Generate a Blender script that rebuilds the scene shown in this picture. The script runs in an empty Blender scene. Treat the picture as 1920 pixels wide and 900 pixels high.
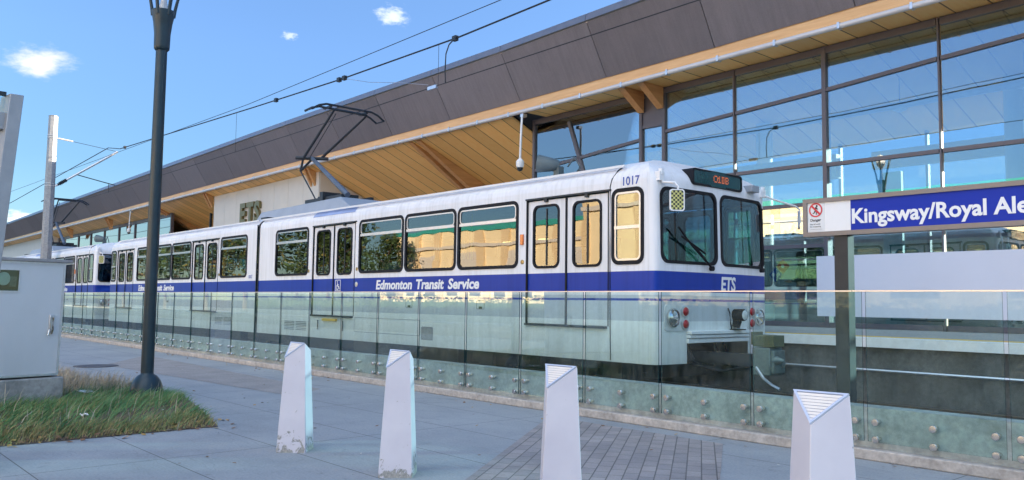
import bpy, bmesh, math, random
from math import sin, cos, pi, radians, sqrt, atan2, hypot
from mathutils import Vector, Matrix, noise

random.seed(7)
scene = bpy.context.scene
C = scene.collection

# ------------------------------------------------------------------ camera
EYE = 1.41
cam_d = bpy.data.cameras.new('camera')
cam = bpy.data.objects.new('camera', cam_d); C.objects.link(cam)
YAW, PITCH, ROLL = 0.84436757, 0.07509941, 0.01231816
fw = Vector((-sin(YAW)*cos(PITCH), cos(YAW)*cos(PITCH), sin(PITCH)))
rt = Vector((cos(YAW), sin(YAW), 0)); up = rt.cross(fw)
r2 = cos(ROLL)*rt + sin(ROLL)*up; u2 = -sin(ROLL)*rt + cos(ROLL)*up
M = Matrix((r2, u2, -fw)).transposed().to_4x4(); M.translation = Vector((0, 0, EYE))
cam.matrix_world = M
cam_d.sensor_width = 36; cam_d.lens = 36*1550/1920
cam_d.clip_start = 0.05; cam_d.clip_end = 3000
scene.camera = cam

# ------------------------------------------------------------------ light
SUN_DIR = Vector((0.55, 0.83, 0)).normalized()
SUN_EL = radians(10.5)
sd = bpy.data.lights.new('sun', 'SUN'); sd.energy = 5.0; sd.angle = radians(0.5); sd.color = (1.0, 0.82, 0.60)
sun = bpy.data.objects.new('sun', sd); C.objects.link(sun)
tosun = Vector((SUN_DIR.x*cos(SUN_EL), SUN_DIR.y*cos(SUN_EL), sin(SUN_EL)))
sun.rotation_euler = tosun.to_track_quat('Z', 'Y').to_euler()
sun.location = (20, 30, 30)

world = bpy.data.worlds.new('World'); scene.world = world; world.use_nodes = True
wn = world.node_tree; wn.nodes.clear()
def W(t, **k):
    n = wn.nodes.new(t)
    for a, b in k.items(): setattr(n, a, b)
    return n
sky = W('ShaderNodeTexSky', sky_type='NISHITA', sun_disc=False, sun_elevation=SUN_EL,
        sun_rotation=atan2(SUN_DIR.x, SUN_DIR.y), air_density=1.0, dust_density=0.5, ozone_density=1.6, altitude=600)
wout = W('ShaderNodeOutputWorld'); wbg = W('ShaderNodeBackground')
wbg.inputs['Strength'].default_value = 0.07
SKY_TINT = (0.98, 1.0, 1.10)
FILL_VEIL = (5.0, 5.9, 7.2)
tint = W('ShaderNodeMix', data_type='RGBA', blend_type='MULTIPLY'); tint.inputs['Factor'].default_value = 1
tint.inputs['B'].default_value = (*SKY_TINT, 1)
wn.links.new(sky.outputs[0], tint.inputs['A'])
prev = tint.outputs['Result']
geo = W('ShaderNodeNewGeometry')
def viewdir():
    nv = W('ShaderNodeVectorMath', operation='SCALE'); nv.inputs['Scale'].default_value = -1
    wn.links.new(geo.outputs['Incoming'], nv.inputs[0]); return nv.outputs[0]
# clear autumn air: the sky keeps its blue down to the horizon
sepd = W('ShaderNodeSeparateXYZ'); wn.links.new(viewdir(), sepd.inputs[0])
er = W('ShaderNodeValToRGB'); ee = er.color_ramp.elements
for i, (p_, c_) in enumerate(((.0, (.42, .53, .62)), (.15, (.45, .58, .70)), (.28, (.62, .74, .92)), (.45, (.74, .86, 1.0)))):
    q_ = ee[i] if i < 2 else ee.new(p_)
    q_.position = p_; q_.color = (*c_, 1)
wn.links.new(sepd.outputs['Z'], er.inputs[0])
eg = W('ShaderNodeMix', data_type='RGBA', blend_type='MULTIPLY'); eg.inputs['Factor'].default_value = 1
wn.links.new(prev, eg.inputs['A']); wn.links.new(er.outputs[0], eg.inputs['B']); prev = eg.outputs['Result']
# bright cloud bank added overhead and behind the camera to lift the shade
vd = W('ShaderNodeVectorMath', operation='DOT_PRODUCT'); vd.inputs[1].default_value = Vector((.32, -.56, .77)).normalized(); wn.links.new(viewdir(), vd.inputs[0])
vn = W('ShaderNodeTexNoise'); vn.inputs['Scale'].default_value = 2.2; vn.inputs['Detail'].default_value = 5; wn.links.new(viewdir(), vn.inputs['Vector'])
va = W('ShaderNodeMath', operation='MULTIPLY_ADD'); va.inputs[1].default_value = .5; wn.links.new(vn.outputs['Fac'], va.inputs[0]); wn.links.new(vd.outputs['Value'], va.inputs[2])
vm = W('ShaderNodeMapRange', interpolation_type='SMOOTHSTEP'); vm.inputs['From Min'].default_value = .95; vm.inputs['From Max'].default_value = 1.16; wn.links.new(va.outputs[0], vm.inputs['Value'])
vx = W('ShaderNodeMix', data_type='RGBA'); vx.inputs['B'].default_value = (*FILL_VEIL, 1)
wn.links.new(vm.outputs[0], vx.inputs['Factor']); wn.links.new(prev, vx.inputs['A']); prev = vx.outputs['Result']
def cloud(dirv, ru, rv, col, dens, nscale, seed, lo=.0):
    """a small cumulus at a fixed compass bearing, ragged by noise"""
    global prev
    d = Vector(dirv).normalized(); e1 = Vector((0, 0, 1)).cross(d).normalized(); e2 = d.cross(e1)
    nv = W('ShaderNodeVectorMath', operation='SCALE'); nv.inputs['Scale'].default_value = -1
    wn.links.new(geo.outputs['Incoming'], nv.inputs[0])
    def dot(v, s):
        a = W('ShaderNodeVectorMath', operation='DOT_PRODUCT'); a.inputs[1].default_value = v*s
        wn.links.new(nv.outputs[0], a.inputs[0]); return a.outputs['Value']
    cx = W('ShaderNodeCombineXYZ'); wn.links.new(dot(e1, 1/ru), cx.inputs[0]); wn.links.new(dot(e2, 1/rv), cx.inputs[1])
    front = dot(d, 1)
    ln = W('ShaderNodeVectorMath', operation='LENGTH'); wn.links.new(cx.outputs[0], ln.inputs[0])
    nz = W('ShaderNodeTexNoise'); nz.inputs['Scale'].default_value = nscale; nz.inputs['Detail'].default_value = 6
    nz.inputs['Roughness'].default_value = .62
    of = W('ShaderNodeVectorMath', operation='ADD'); of.inputs[1].default_value = (seed, seed*.7, 0)
    wn.links.new(cx.outputs[0], of.inputs[0]); wn.links.new(of.outputs[0], nz.inputs['Vector'])
    m = W('ShaderNodeMath', operation='MULTIPLY_ADD'); m.inputs[1].default_value = 2.3; m.inputs[2].default_value = -1.15
    wn.links.new(nz.outputs['Fac'], m.inputs[0])
    s = W('ShaderNodeMath', operation='ADD'); wn.links.new(ln.outputs['Value'], s.inputs[0]); wn.links.new(m.outputs[0], s.inputs[1])
    mr = W('ShaderNodeMapRange', interpolation_type='SMOOTHSTEP'); mr.inputs['From Min'].default_value = 1.0
    mr.inputs['From Max'].default_value = lo; mr.inputs['To Min'].default_value = 0; mr.inputs['To Max'].default_value = dens
    wn.links.new(s.outputs[0], mr.inputs['Value'])
    gt = W('ShaderNodeMath', operation='GREATER_THAN'); gt.inputs[1].default_value = 0; wn.links.new(front, gt.inputs[0])
    mu = W('ShaderNodeMath', operation='MULTIPLY'); wn.links.new(mr.outputs[0], mu.inputs[0]); wn.links.new(gt.outputs[0], mu.inputs[1])
    mx = W('ShaderNodeMix', data_type='RGBA'); mx.inputs['B'].default_value = (*col, 1)
    wn.links.new(mu.outputs[0], mx.inputs['Factor']); wn.links.new(prev, mx.inputs['A']); prev = mx.outputs['Result']
def pixdir(x, y):
    return fw*1550 + r2*(x-960) - u2*(y-450)
cloud(pixdir(72, 117), .040, .019, (4.0, 3.8, 4.0), .9, .9, 3.1, -.1)
cloud(pixdir(737, 30), .022, .013, (4.2, 4.3, 4.6), .6, 1.4, 8.3, .1)
cloud(pixdir(543, 67), .010, .006, (4.2, 4.3, 4.6), .45, 1.4, 5.3, .1)
cloud(pixdir(35, 408), .02, .009, (4.8, 4.6, 4.6), .8, 1.4, 1.3, .1)
cloud((.15, .9, .10), .35, .025, (3.8, 3.9, 4.1), .7, 1.2, 2.2, .1)
cloud((-.3, .9, .085), .30, .02, (3.8, 3.9, 4.1), .7, 1.2, 6.2, .1)
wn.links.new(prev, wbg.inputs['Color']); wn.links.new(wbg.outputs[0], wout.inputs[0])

vs = scene.view_settings
vs.view_transform = 'Standard'; vs.look = 'None'; vs.gamma = 1; vs.use_curve_mapping = False
vs.exposure = 2.35
scene.cycles.use_denoising = True
scene.cycles.max_bounces = 14; scene.cycles.transparent_max_bounces = 40
scene.cycles.diffuse_bounces = 5; scene.cycles.glossy_bounces = 5
scene.cycles.sample_clamp_indirect = 6

# ------------------------------------------------------------------ materials
def mat_nodes(name):
    m = bpy.data.materials.new(name); m.use_nodes = True
    nt = m.node_tree; b = nt.nodes['Principled BSDF']
    return m, nt, b
def noise_node(nt, scale, detail=4, rough=.6, vec='Object', stretch=None, dist=0):
    tc = nt.nodes.new('ShaderNodeTexCoord'); n = nt.nodes.new('ShaderNodeTexNoise')
    n.inputs['Scale'].default_value = scale; n.inputs['Detail'].default_value = detail; n.inputs['Roughness'].default_value = rough
    n.inputs['Distortion'].default_value = dist
    if stretch:
        mp = nt.nodes.new('ShaderNodeMapping'); mp.inputs['Scale'].default_value = stretch
        nt.links.new(tc.outputs[vec], mp.inputs[0]); nt.links.new(mp.outputs[0], n.inputs['Vector'])
    else: nt.links.new(tc.outputs[vec], n.inputs['Vector'])
    return n
def ramp(nt, src, stops, const=False):
    r = nt.nodes.new('ShaderNodeValToRGB'); e = r.color_ramp.elements
    if const: r.color_ramp.interpolation = 'CONSTANT'
    while len(e) > 1: e.remove(e[-1])
    e[0].position = stops[0][0]; e[0].color = (*stops[0][1], 1)
    for p, c in stops[1:]:
        q = e.new(p); q.color = (*c, 1)
    nt.links.new(src, r.inputs[0]); return r.outputs[0]
def mixc(nt, a, b, fac, mode='MIX'):
    m = nt.nodes.new('ShaderNodeMix'); m.data_type = 'RGBA'; m.blend_type = mode
    for s, v in (('A', a), ('B', b)):
        if isinstance(v, tuple): m.inputs[s].default_value = (*v, 1)
        else: nt.links.new(v, m.inputs[s])
    if isinstance(fac, (int, float)): m.inputs['Factor'].default_value = fac
    else: nt.links.new(fac, m.inputs['Factor'])
    return m.outputs['Result']
def bump(nt, b, h, strength=.3, dist=.01):
    n = nt.nodes.new('ShaderNodeBump'); n.inputs['Strength'].default_value = strength; n.inputs['Distance'].default_value = dist
    nt.links.new(h, n.inputs['Height']); nt.links.new(n.outputs[0], b.inputs['Normal'])
def mat(name, col, rough=.5, metal=0, var=.25, scale=6, bmp=0, stretch=None, coat=0, spec=.5, fine=0):
    m, nt, b = mat_nodes(name)
    n = noise_node(nt, scale, 5, .65, stretch=stretch)
    dk = tuple(c*(1-var) for c in col); lt = tuple(min(1, c*(1+var*.6)) for c in col)
    c = ramp(nt, n.outputs['Fac'], [(.3, dk), (.7, lt)])
    if fine:
        n2 = noise_node(nt, fine, 3, .6)
        c = mixc(nt, c, ramp(nt, n2.outputs['Fac'], [(.35, (.7, .7, .7)), (.65, (1.15, 1.15, 1.15))]), .6, 'MULTIPLY')
    nt.links.new(c, b.inputs['Base Color'])
    r = nt.nodes.new('ShaderNodeMapRange'); r.inputs['To Min'].default_value = max(0, rough-.08); r.inputs['To Max'].default_value = min(1, rough+.08)
    nt.links.new(n.outputs['Fac'], r.inputs[0]); nt.links.new(r.outputs[0], b.inputs['Roughness'])
    b.inputs['Metallic'].default_value = metal; b.inputs['Specular IOR Level'].default_value = spec
    b.inputs['Coat Weight'].default_value = coat; b.inputs['Coat Roughness'].default_value = .08
    if bmp: bump(nt, b, n.outputs['Fac'], bmp)
    return m
def glass(name, tintc, fac, fres=1.0, rough=0.0, rcol=(1, 1, 1), wave=.0008):
    """thin pane: straight-through light tinted, plus mirror reflection growing with angle"""
    m = bpy.data.materials.new(name); m.use_nodes = True; nt = m.node_tree; nt.nodes.clear()
    o = nt.nodes.new('ShaderNodeOutputMaterial'); mx = nt.nodes.new('ShaderNodeMixShader')
    t = nt.nodes.new('ShaderNodeBsdfTransparent'); g = nt.nodes.new('ShaderNodeBsdfGlossy')
    t.inputs[0].default_value = (*tintc, 1); g.inputs['Roughness'].default_value = rough; g.inputs[0].default_value = (*rcol, 1)
    f = nt.nodes.new('ShaderNodeFresnel'); f.inputs['IOR'].default_value = 1.5
    wz = noise_node(nt, .9, 2, .5); wb = nt.nodes.new('ShaderNodeBump'); wb.inputs['Strength'].default_value = 1; wb.inputs['Distance'].default_value = wave
    nt.links.new(wz.outputs['Fac'], wb.inputs['Height']); nt.links.new(wb.outputs[0], g.inputs['Normal'])
    ma = nt.nodes.new('ShaderNodeMath'); ma.operation = 'MULTIPLY_ADD'; ma.inputs[1].default_value = fres; ma.inputs[2].default_value = fac; ma.use_clamp = True
    nt.links.new(f.outputs[0], ma.inputs[0]); nt.links.new(ma.outputs[0], mx.inputs[0])
    nt.links.new(t.outputs[0], mx.inputs[1]); nt.links.new(g.outputs[0], mx.inputs[2]); nt.links.new(mx.outputs[0], o.inputs[0])
    return m
def emis(name, col, s):
    m, nt, b = mat_nodes(name); b.inputs['Base Color'].default_value = (*col, 1)
    b.inputs['Emission Color'].default_value = (*col, 1); b.inputs['Emission Strength'].default_value = s
    return m

WHITE = mat('white_paint', (.76, .75, .77), .4, var=.05, scale=1.2, coat=.1)
BLACK = mat('black_rubber', (.014, .014, .018), .6, var=.3, spec=.2)
DARK = mat('dark_underframe', (.035, .037, .04), .7, var=.4, bmp=.3)
BLUE = mat('blue_paint', (.03, .075, .36), .3, var=.06, coat=.3)
ALU = mat('brushed_aluminium', (.62, .62, .64), .35, .9, var=.12, scale=20)
STEEL = mat('stainless_steel', (.66, .64, .62), .25, 1, var=.1, scale=30)
FRAME = mat('window_frame_grey', (.115, .10, .115), .45, .1, var=.1)
GALV = mat('galvanised_steel', (.31, .32, .34), .5, .35, var=.25, scale=9, fine=40)
LAMP = mat('dark_green_paint', (.009, .030, .044), .45, 0, var=.3, scale=5, coat=.05)
CHAR = mat('charcoal_metal', (.022, .027, .035), .45, .2, var=.3)
GREYBOX = mat('grey_hood', (.30, .33, .38), .5, var=.1, scale=3)
CONC = mat('concrete', (.36, .35, .33), .9, var=.3, scale=3, bmp=.3, fine=30)
CONC_D = mat('weathered_concrete', (.22, .21, .19), .92, var=.45, scale=4, bmp=.5, fine=25, stretch=(1, 1, .5))
KERB = mat('kerb_concrete', (.46, .41, .37), .9, var=.3, scale=5, bmp=.5, fine=22)
BALLAST = mat('ballast', (.10, .095, .085), .95, var=.6, scale=16, bmp=1)
ASPH = mat('asphalt', (.06, .06, .062), .9, var=.25, scale=20, bmp=.3)
SOIL = mat('soil', (.13, .085, .055), .95, var=.5, scale=14, bmp=.8)
RED = mat('red_lens', (.33, .004, .008), .3, var=.05, coat=.2)
ORANGE = mat('orange_lens', (.70, .16, .02), .25, var=.1, coat=.5)
YELLOW = mat('yellow_tactile', (.72, .45, .06), .7, var=.15)
CREAM = mat('cream_panel', (.60, .55, .49), .55, var=.05, scale=2)
BRONZE = mat('bronze_letter', (.20, .16, .07), .4, .5, var=.15)
BRONZE_D = mat('bronze_letter_side', (.07, .06, .035), .5, .4, var=.15)
SIGNBLUE = mat('sign_blue', (.018, .040, .36), .55, var=.04, spec=.15)
SIGNWHITE = mat('sign_white', (.80, .79, .80), .4, var=.03)
SIGNRED = mat('sign_red', (.62, .03, .05), .4, var=.05)
SEATM = mat('seat_fabric', (.05, .09, .16), .8, var=.2)
SKIN = mat('skin', (.50, .30, .21), .55, var=.08)
HAIR = mat('dark_hair', (.025, .018, .014), .6, var=.3)
PINK = mat('pink_cloth', (.60, .22, .25), .8, var=.15)
NAVY = mat('dark_cloth', (.03, .035, .05), .85, var=.2)
TEAL = mat('teal_trim', (.04, .30, .27), .5, var=.1)
TAN = mat('tan_stucco', (.80, .66, .42), .85, var=.10, scale=.6, bmp=.1)
TAN2 = mat('sand_brick', (.52, .36, .20), .9, var=.2, scale=1.5)
GLASS_FENCE = glass('fence_glass', (.89, .965, .95), .0, .28)
def dusty(m, amount):
    nt = m.node_tree; o = nt.nodes['Material Output']; src = o.inputs[0].links[0].from_socket
    n = noise_node(nt, 1.6, 6, .7, stretch=(2.2, 1, .5)); n2 = noise_node(nt, 14, 4, .7)
    a = nt.nodes.new('ShaderNodeMath'); a.operation = 'MULTIPLY'; nt.links.new(n.outputs['Fac'], a.inputs[0]); nt.links.new(n2.outputs['Fac'], a.inputs[1])
    mr = nt.nodes.new('ShaderNodeMapRange'); mr.inputs['From Min'].default_value = .16; mr.inputs['From Max'].default_value = .42; mr.inputs['To Max'].default_value = amount; nt.links.new(a.outputs[0], mr.inputs[0])
    d = nt.nodes.new('ShaderNodeBsdfDiffuse'); d.inputs[0].default_value = (.55, .58, .55, 1); mx = nt.nodes.new('ShaderNodeMixShader')
    nt.links.new(mr.outputs[0], mx.inputs[0]); nt.links.new(src, mx.inputs[1]); nt.links.new(d.outputs[0], mx.inputs[2]); nt.links.new(mx.outputs[0], o.inputs[0])
dusty(GLASS_FENCE, .055)
GLASS_EDGE = mat('glass_edge', (.006, .05, .055), .15, var=.2, coat=.5)
GLASS_TRAIN = glass('tram_glass', (.56, .72, .68), .085, 1.0, wave=.004)
GLASS_WIND = glass('windscreen_glass', (.26, .52, .68), .18, 1.2)
GLASS_STN = glass('station_glass', (.47, .64, .73), .19, 1.3)
GLASS_BACK = glass('rear_station_glass', (.88, .90, .905), .02, .6)
GLASS_BLD = glass('dark_building_glass', (.10, .13, .16), .30, 1.0)
FROST = mat('frosted_film', (.70, .68, .74), .45, var=.03, scale=1)
FASCIA = mat('charcoal_fascia_panel', (.245, .212, .225), .42, .40, var=.08, scale=1.3, stretch=(1, 1, 1), fine=120)
def panel_variation(m, amount=.10):
    nt = m.node_tree; b = nt.nodes['Principled BSDF']; l = b.inputs['Base Color'].links[0].from_socket
    oi = nt.nodes.new('ShaderNodeObjectInfo'); mr = nt.nodes.new('ShaderNodeMapRange'); mr.inputs['To Min'].default_value = 1-amount; mr.inputs['To Max'].default_value = 1+amount
    nt.links.new(oi.outputs['Random'], mr.inputs[0]); cx = nt.nodes.new('ShaderNodeCombineColor')
    for k in range(3): nt.links.new(mr.outputs[0], cx.inputs[k])
    st_n = noise_node(nt, 2.0, 5, .7, stretch=(5, .4, .4))
    c = mixc(nt, l, cx.outputs[0], 1, 'MULTIPLY'); c = mixc(nt, c, ramp(nt, st_n.outputs['Fac'], [(.3, (.86, .86, .86)), (.65, (1.05, 1.05, 1.05))]), .8, 'MULTIPLY')
    nt.links.new(c, b.inputs['Base Color'])
panel_variation(FASCIA)
COPING = mat('coping_metal', (.20, .20, .23), .35, .5, var=.1)

def wood(name, a, b, scale=1.0, axis='X', rough=.5, plank=0.0, plank_axis='X', coat=.15):
    m, nt, bs = mat_nodes(name)
    st = {'X': (1.2, 14, 14), 'Y': (14, 1.2, 14), 'Z': (14, 14, 1.2)}[axis]
    n = noise_node(nt, scale, 6, .6, stretch=st, dist=.6)
    c = ramp(nt, n.outputs['Fac'], [(.25, a), (.75, b)])
    if plank:
        tc = nt.nodes.new('ShaderNodeTexCoord'); sp = nt.nodes.new('ShaderNodeSeparateXYZ'); nt.links.new(tc.outputs['Object'], sp.inputs[0])
        dv = nt.nodes.new('ShaderNodeMath'); dv.operation = 'DIVIDE'; dv.inputs[1].default_value = plank; nt.links.new(sp.outputs[plank_axis], dv.inputs[0])
        fr = nt.nodes.new('ShaderNodeMath'); fr.operation = 'FRACT'; nt.links.new(dv.outputs[0], fr.inputs[0])
        fl = nt.nodes.new('ShaderNodeMath'); fl.operation = 'FLOOR'; nt.links.new(dv.outputs[0], fl.inputs[0])
        wnz = nt.nodes.new('ShaderNodeTexWhiteNoise'); wnz.noise_dimensions = '1D'; nt.links.new(fl.outputs[0], wnz.inputs['W'])
        c = mixc(nt, c, ramp(nt, wnz.outputs['Value'], [(0, (.78, .76, .74)), (1, (1.12, 1.1, 1.08))]), .8, 'MULTIPLY')
        g = ramp(nt, fr.outputs[0], [(0, (.18, .14, .1)), (.045, (1, 1, 1))], const=True)
        c = mixc(nt, c, g, 1, 'MULTIPLY')
    nt.links.new(c, bs.inputs['Base Color']); bs.inputs['Roughness'].default_value = rough; bs.inputs['Coat Weight'].default_value = coat
    return m
W_TRIM = wood('fir_trim', (.62, .32, .12), (.80, .48, .22), 1.0, 'X')
W_SOF = wood('fir_soffit', (.92, .50, .16), (.96, .62, .24), 1.0, 'Y', plank=.62, plank_axis='X')
W_BEAM = wood('fir_beam', (.46, .21, .08), (.62, .33, .13), 1.0, 'Y')

def livery():
    m, nt, b = mat_nodes('tram_livery')
    tc = nt.nodes.new('ShaderNodeTexCoord'); sp = nt.nodes.new('ShaderNodeSeparateXYZ'); nt.links.new(tc.outputs['Object'], sp.inputs[0])
    z0 = .2
    dv = nt.nodes.new('ShaderNodeMath'); dv.operation = 'DIVIDE'; dv.inputs[1].default_value = 4; nt.links.new(sp.outputs['Z'], dv.inputs[0])
    w = (.79, .78, .81); lw = (.76, .77, .77); g = (.52, .54, .58); bl = (.010, .042, .33)
    P = lambda z: (z-z0)/4
    c = ramp(nt, dv.outputs[0], [(0, lw), (P(1.18), g), (P(1.445), bl), (P(1.475), g), (P(1.515), w), (P(1.57), bl), (P(1.835), w)], const=True)
    n = noise_node(nt, 1.1, 5, .65, stretch=(1, 1, .35))
    c = mixc(nt, c, ramp(nt, n.outputs['Fac'], [(.3, (.90, .90, .89)), (.7, (1.04, 1.04, 1.04))]), 1, 'MULTIPLY')
    n2 = noise_node(nt, 3.2, 6, .7, stretch=(2, 2, .25))
    zz = nt.nodes.new('ShaderNodeMapRange'); zz.inputs['From Min'].default_value = .43; zz.inputs['From Max'].default_value = .95
    zz.inputs['To Min'].default_value = .55; zz.inputs['To Max'].default_value = 0; nt.links.new(sp.outputs['Z'], zz.inputs[0])
    dm = nt.nodes.new('ShaderNodeMath'); dm.operation = 'MULTIPLY'; nt.links.new(zz.outputs[0], dm.inputs[0]); nt.links.new(n2.outputs['Fac'], dm.inputs[1])
    c = mixc(nt, c, (.22, .19, .15), dm.outputs[0])
    n4 = noise_node(nt, 2.4, 5, .7, stretch=(5, 5, .18))
    c = mixc(nt, c, ramp(nt, n4.outputs['Fac'], [(.36, (.74, .73, .70)), (.54, (1, 1, 1))]), .42, 'MULTIPLY')
    nt.links.new(c, b.inputs['Base Color']); b.inputs['Roughness'].default_value = .38
    b.inputs['Coat Weight'].default_value = .04; b.inputs['Coat Roughness'].default_value = .10; b.inputs['Specular IOR Level'].default_value = .22
    return m
LIVERY = livery()

# ------------------------------------------------------------------ mesh helpers
class MB:
    def __init__(s): s.v = []; s.f = []; s.m = []; s.cur = 0
    def add(s, vs, fs):
        o = len(s.v); s.v += [tuple(v) for v in vs]
        for f in fs: s.f.append(tuple(i+o for i in f)); s.m.append(s.cur)
        return s
    def box(s, x0, x1, y0, y1, z0, z1):
        return s.add([(x0, y0, z0), (x1, y0, z0), (x1, y1, z0), (x0, y1, z0), (x0, y0, z1), (x1, y0, z1), (x1, y1, z1), (x0, y1, z1)],
              [(0, 3, 2, 1), (4, 5, 6, 7), (0, 1, 5, 4), (1, 2, 6, 5), (2, 3, 7, 6), (3, 0, 4, 7)])
    def hexa(s, b, t):
        n = len(b)
        return s.add(list(b)+list(t), [tuple(range(n))[::-1], tuple(range(n, 2*n))]+[(i, (i+1) % n, n+(i+1) % n, n+i) for i in range(n)])
    def prism(s, pts, d):
        d = Vector(d); return s.hexa([Vector(p) for p in pts], [Vector(p)+d for p in pts])
    def bar(s, p, q, w, h, upv=(0, 0, 1)):
        p, q = Vector(p), Vector(q); d = (q-p).normalized(); u = Vector(upv)
        r = d.cross(u).normalized(); u = r.cross(d)
        c = [r*w/2+u*h/2, -r*w/2+u*h/2, -r*w/2-u*h/2, r*w/2-u*h/2]
        return s.hexa([p+k for k in c], [q+k for k in c])
    def tube(s, pts, r, n=8):
        pts = [Vector(p) for p in pts]; rs = r if isinstance(r, (list, tuple)) else [r]*len(pts)
        vs, fs = [], []
        for i, p in enumerate(pts):
            d = (pts[min(i+1, len(pts)-1)]-pts[max(i-1, 0)]).normalized()
            a = d.cross(Vector((0, 0, 1)));
            if a.length < 1e-3: a = d.cross(Vector((0, 1, 0)))
            a.normalize(); b = d.cross(a)
            vs += [p+(a*cos(2*pi*k/n)+b*sin(2*pi*k/n))*rs[i] for k in range(n)]
        for i in range(len(pts)-1):
            for k in range(n): fs.append((i*n+k, i*n+(k+1) % n, (i+1)*n+(k+1) % n, (i+1)*n+k))
        fs.append(tuple(range(n))[::-1]); fs.append(tuple(range((len(pts)-1)*n, len(pts)*n)))
        return s.add(vs, fs)
    def lathe(s, c, prof, n=20, axis=(0, 0, 1)):
        c = Vector(c); ax = Vector(axis).normalized(); return s.tube_lathe(c, ax, prof, n)
    def tube_lathe(s, c, ax, prof, n):
        a = ax.cross(Vector((0, 0, 1)))
        if a.length < 1e-3: a = Vector((1, 0, 0))
        a.normalize(); b = ax.cross(a); vs, fs = [], []
        for r, h in prof: vs += [c+ax*h+(a*cos(2*pi*k/n)+b*sin(2*pi*k/n))*max(r, 1e-4) for k in range(n)]
        for i in range(len(prof)-1):
            for k in range(n): fs.append((i*n+k, i*n+(k+1) % n, (i+1)*n+(k+1) % n, (i+1)*n+k))
        fs.append(tuple(range(n))[::-1]); fs.append(tuple(range((len(prof)-1)*n, len(prof)*n)))
        return s.add(vs, fs)
    def sheet(s, outer, holes, fn):
        bm = bmesh.new(); es = []
        for loop in [outer]+list(holes):
            vv = [bm.verts.new((p[0], p[1], 0)) for p in loop]
            es += [bm.edges.new((vv[i], vv[(i+1) % len(vv)])) for i in range(len(vv))]
        bmesh.ops.triangle_fill(bm, use_beauty=True, use_dissolve=False, edges=es)
        bm.verts.index_update()
        vs = [fn(v.co.x, v.co.y) for v in bm.verts]; fs = [tuple(v.index for v in f.verts) for f in bm.faces]
        bm.free(); return s.add(vs, fs)
    def ring(s, outer, inner, fn, d0, d1):
        """frame between two loops of equal count, from depth d0 (back) to d1 (front); fn(u, v, depth)"""
        n = len(outer)
        vs = [fn(*p, d1) for p in outer]+[fn(*p, d1) for p in inner]+[fn(*p, d0) for p in outer]+[fn(*p, d0) for p in inner]
        fs = []
        for i in range(n):
            j = (i+1) % n
            fs += [(i, j, n+j, n+i), (2*n+i, 2*n+j, j, i), (n+i, n+j, 3*n+j, 3*n+i)]
        return s.add(vs, fs)
    def build(s, name, m, parent=None, smooth=None, bevel=0, loc=None):
        me = bpy.data.meshes.new(name)
        o = Vector((0, 0, 0))
        if parent is not None: o = root_loc(parent)
        elif loc is not None: o = Vector(loc)
        me.from_pydata([tuple(Vector(v)-o) for v in s.v], [], s.f)
        for mm in (m if isinstance(m, (list, tuple)) else [m]): me.materials.append(mm)
        if any(s.m): me.polygons.foreach_set('material_index', s.m)
        bm = bmesh.new(); bm.from_mesh(me); bmesh.ops.recalc_face_normals(bm, faces=bm.faces); bm.to_mesh(me); bm.free()
        if smooth is not None:
            me.shade_smooth(); me.set_sharp_from_angle(angle=radians(smooth))
        ob = bpy.data.objects.new(name, me); C.objects.link(ob)
        if parent is not None: ob.parent = parent
        elif loc is not None: ob.location = loc
        if bevel:
            b = ob.modifiers.new('bevel', 'BEVEL'); b.width = bevel; b.segments = 2; b.limit_method = 'ANGLE'; b.angle_limit = radians(40)
            me.shade_smooth(); me.set_sharp_from_angle(angle=radians(50))
        return ob
def root_loc(o):
    l = Vector((0, 0, 0))
    while o is not None: l += o.location; o = o.parent
    return l
def thing(name, label, cat, loc=(0, 0, 0), group=None):
    o = bpy.data.objects.new(name, None); C.objects.link(o); o.location = loc; o.empty_display_size = .2
    o['label'] = label; o['category'] = cat
    if group: o['group'] = group
    return o
def tag(o, label, cat, group=None):
    o['label'] = label; o['category'] = cat
    if group: o['group'] = group
    return o
def structure(o): o['kind'] = 'structure'; return o
def stuff(o): o['kind'] = 'stuff'; return o
def copy_tree(o, parent=None):
    c = o.copy(); C.objects.link(c)
    if parent is not None: c.parent = parent
    for ch in list(o.children): copy_tree(ch, c)
    return c
def rrect(x0, x1, z0, z1, r, n=5):
    p = []
    for cx, cz, a0 in ((x1-r, z0+r, -pi/2), (x1-r, z1-r, 0), (x0+r, z1-r, pi/2), (x0+r, z0+r, pi)):
        for k in range(n+1):
            a = a0+pi/2*k/n; p.append((cx+r*cos(a), cz+r*sin(a)))
    return p
def text(s, size, m, name, parent, fn, bold=0, shear=0, sx=1, depth=.003, align='LEFT'):
    """raised lettering; fn(u, v, d) maps letter plane to the world"""
    cu = bpy.data.curves.new('letters', 'FONT'); cu.body = s; cu.size = size; cu.offset = bold; cu.shear = shear
    cu.extrude = depth/2; cu.align_x = align; cu.resolution_u = 3
    t = bpy.data.objects.new('letters', cu); C.objects.link(t)
    dg = bpy.context.evaluated_depsgraph_get(); me = bpy.data.meshes.new_from_object(t.evaluated_get(dg))
    mb = MB(); mb.add([fn(v.co.x*sx, v.co.y, v.co.z) for v in me.vertices], [tuple(p.vertices) for p in me.polygons])
    bpy.data.objects.remove(t); bpy.data.curves.remove(cu); bpy.data.meshes.remove(me)
    return mb.build(name, m, parent)

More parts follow.
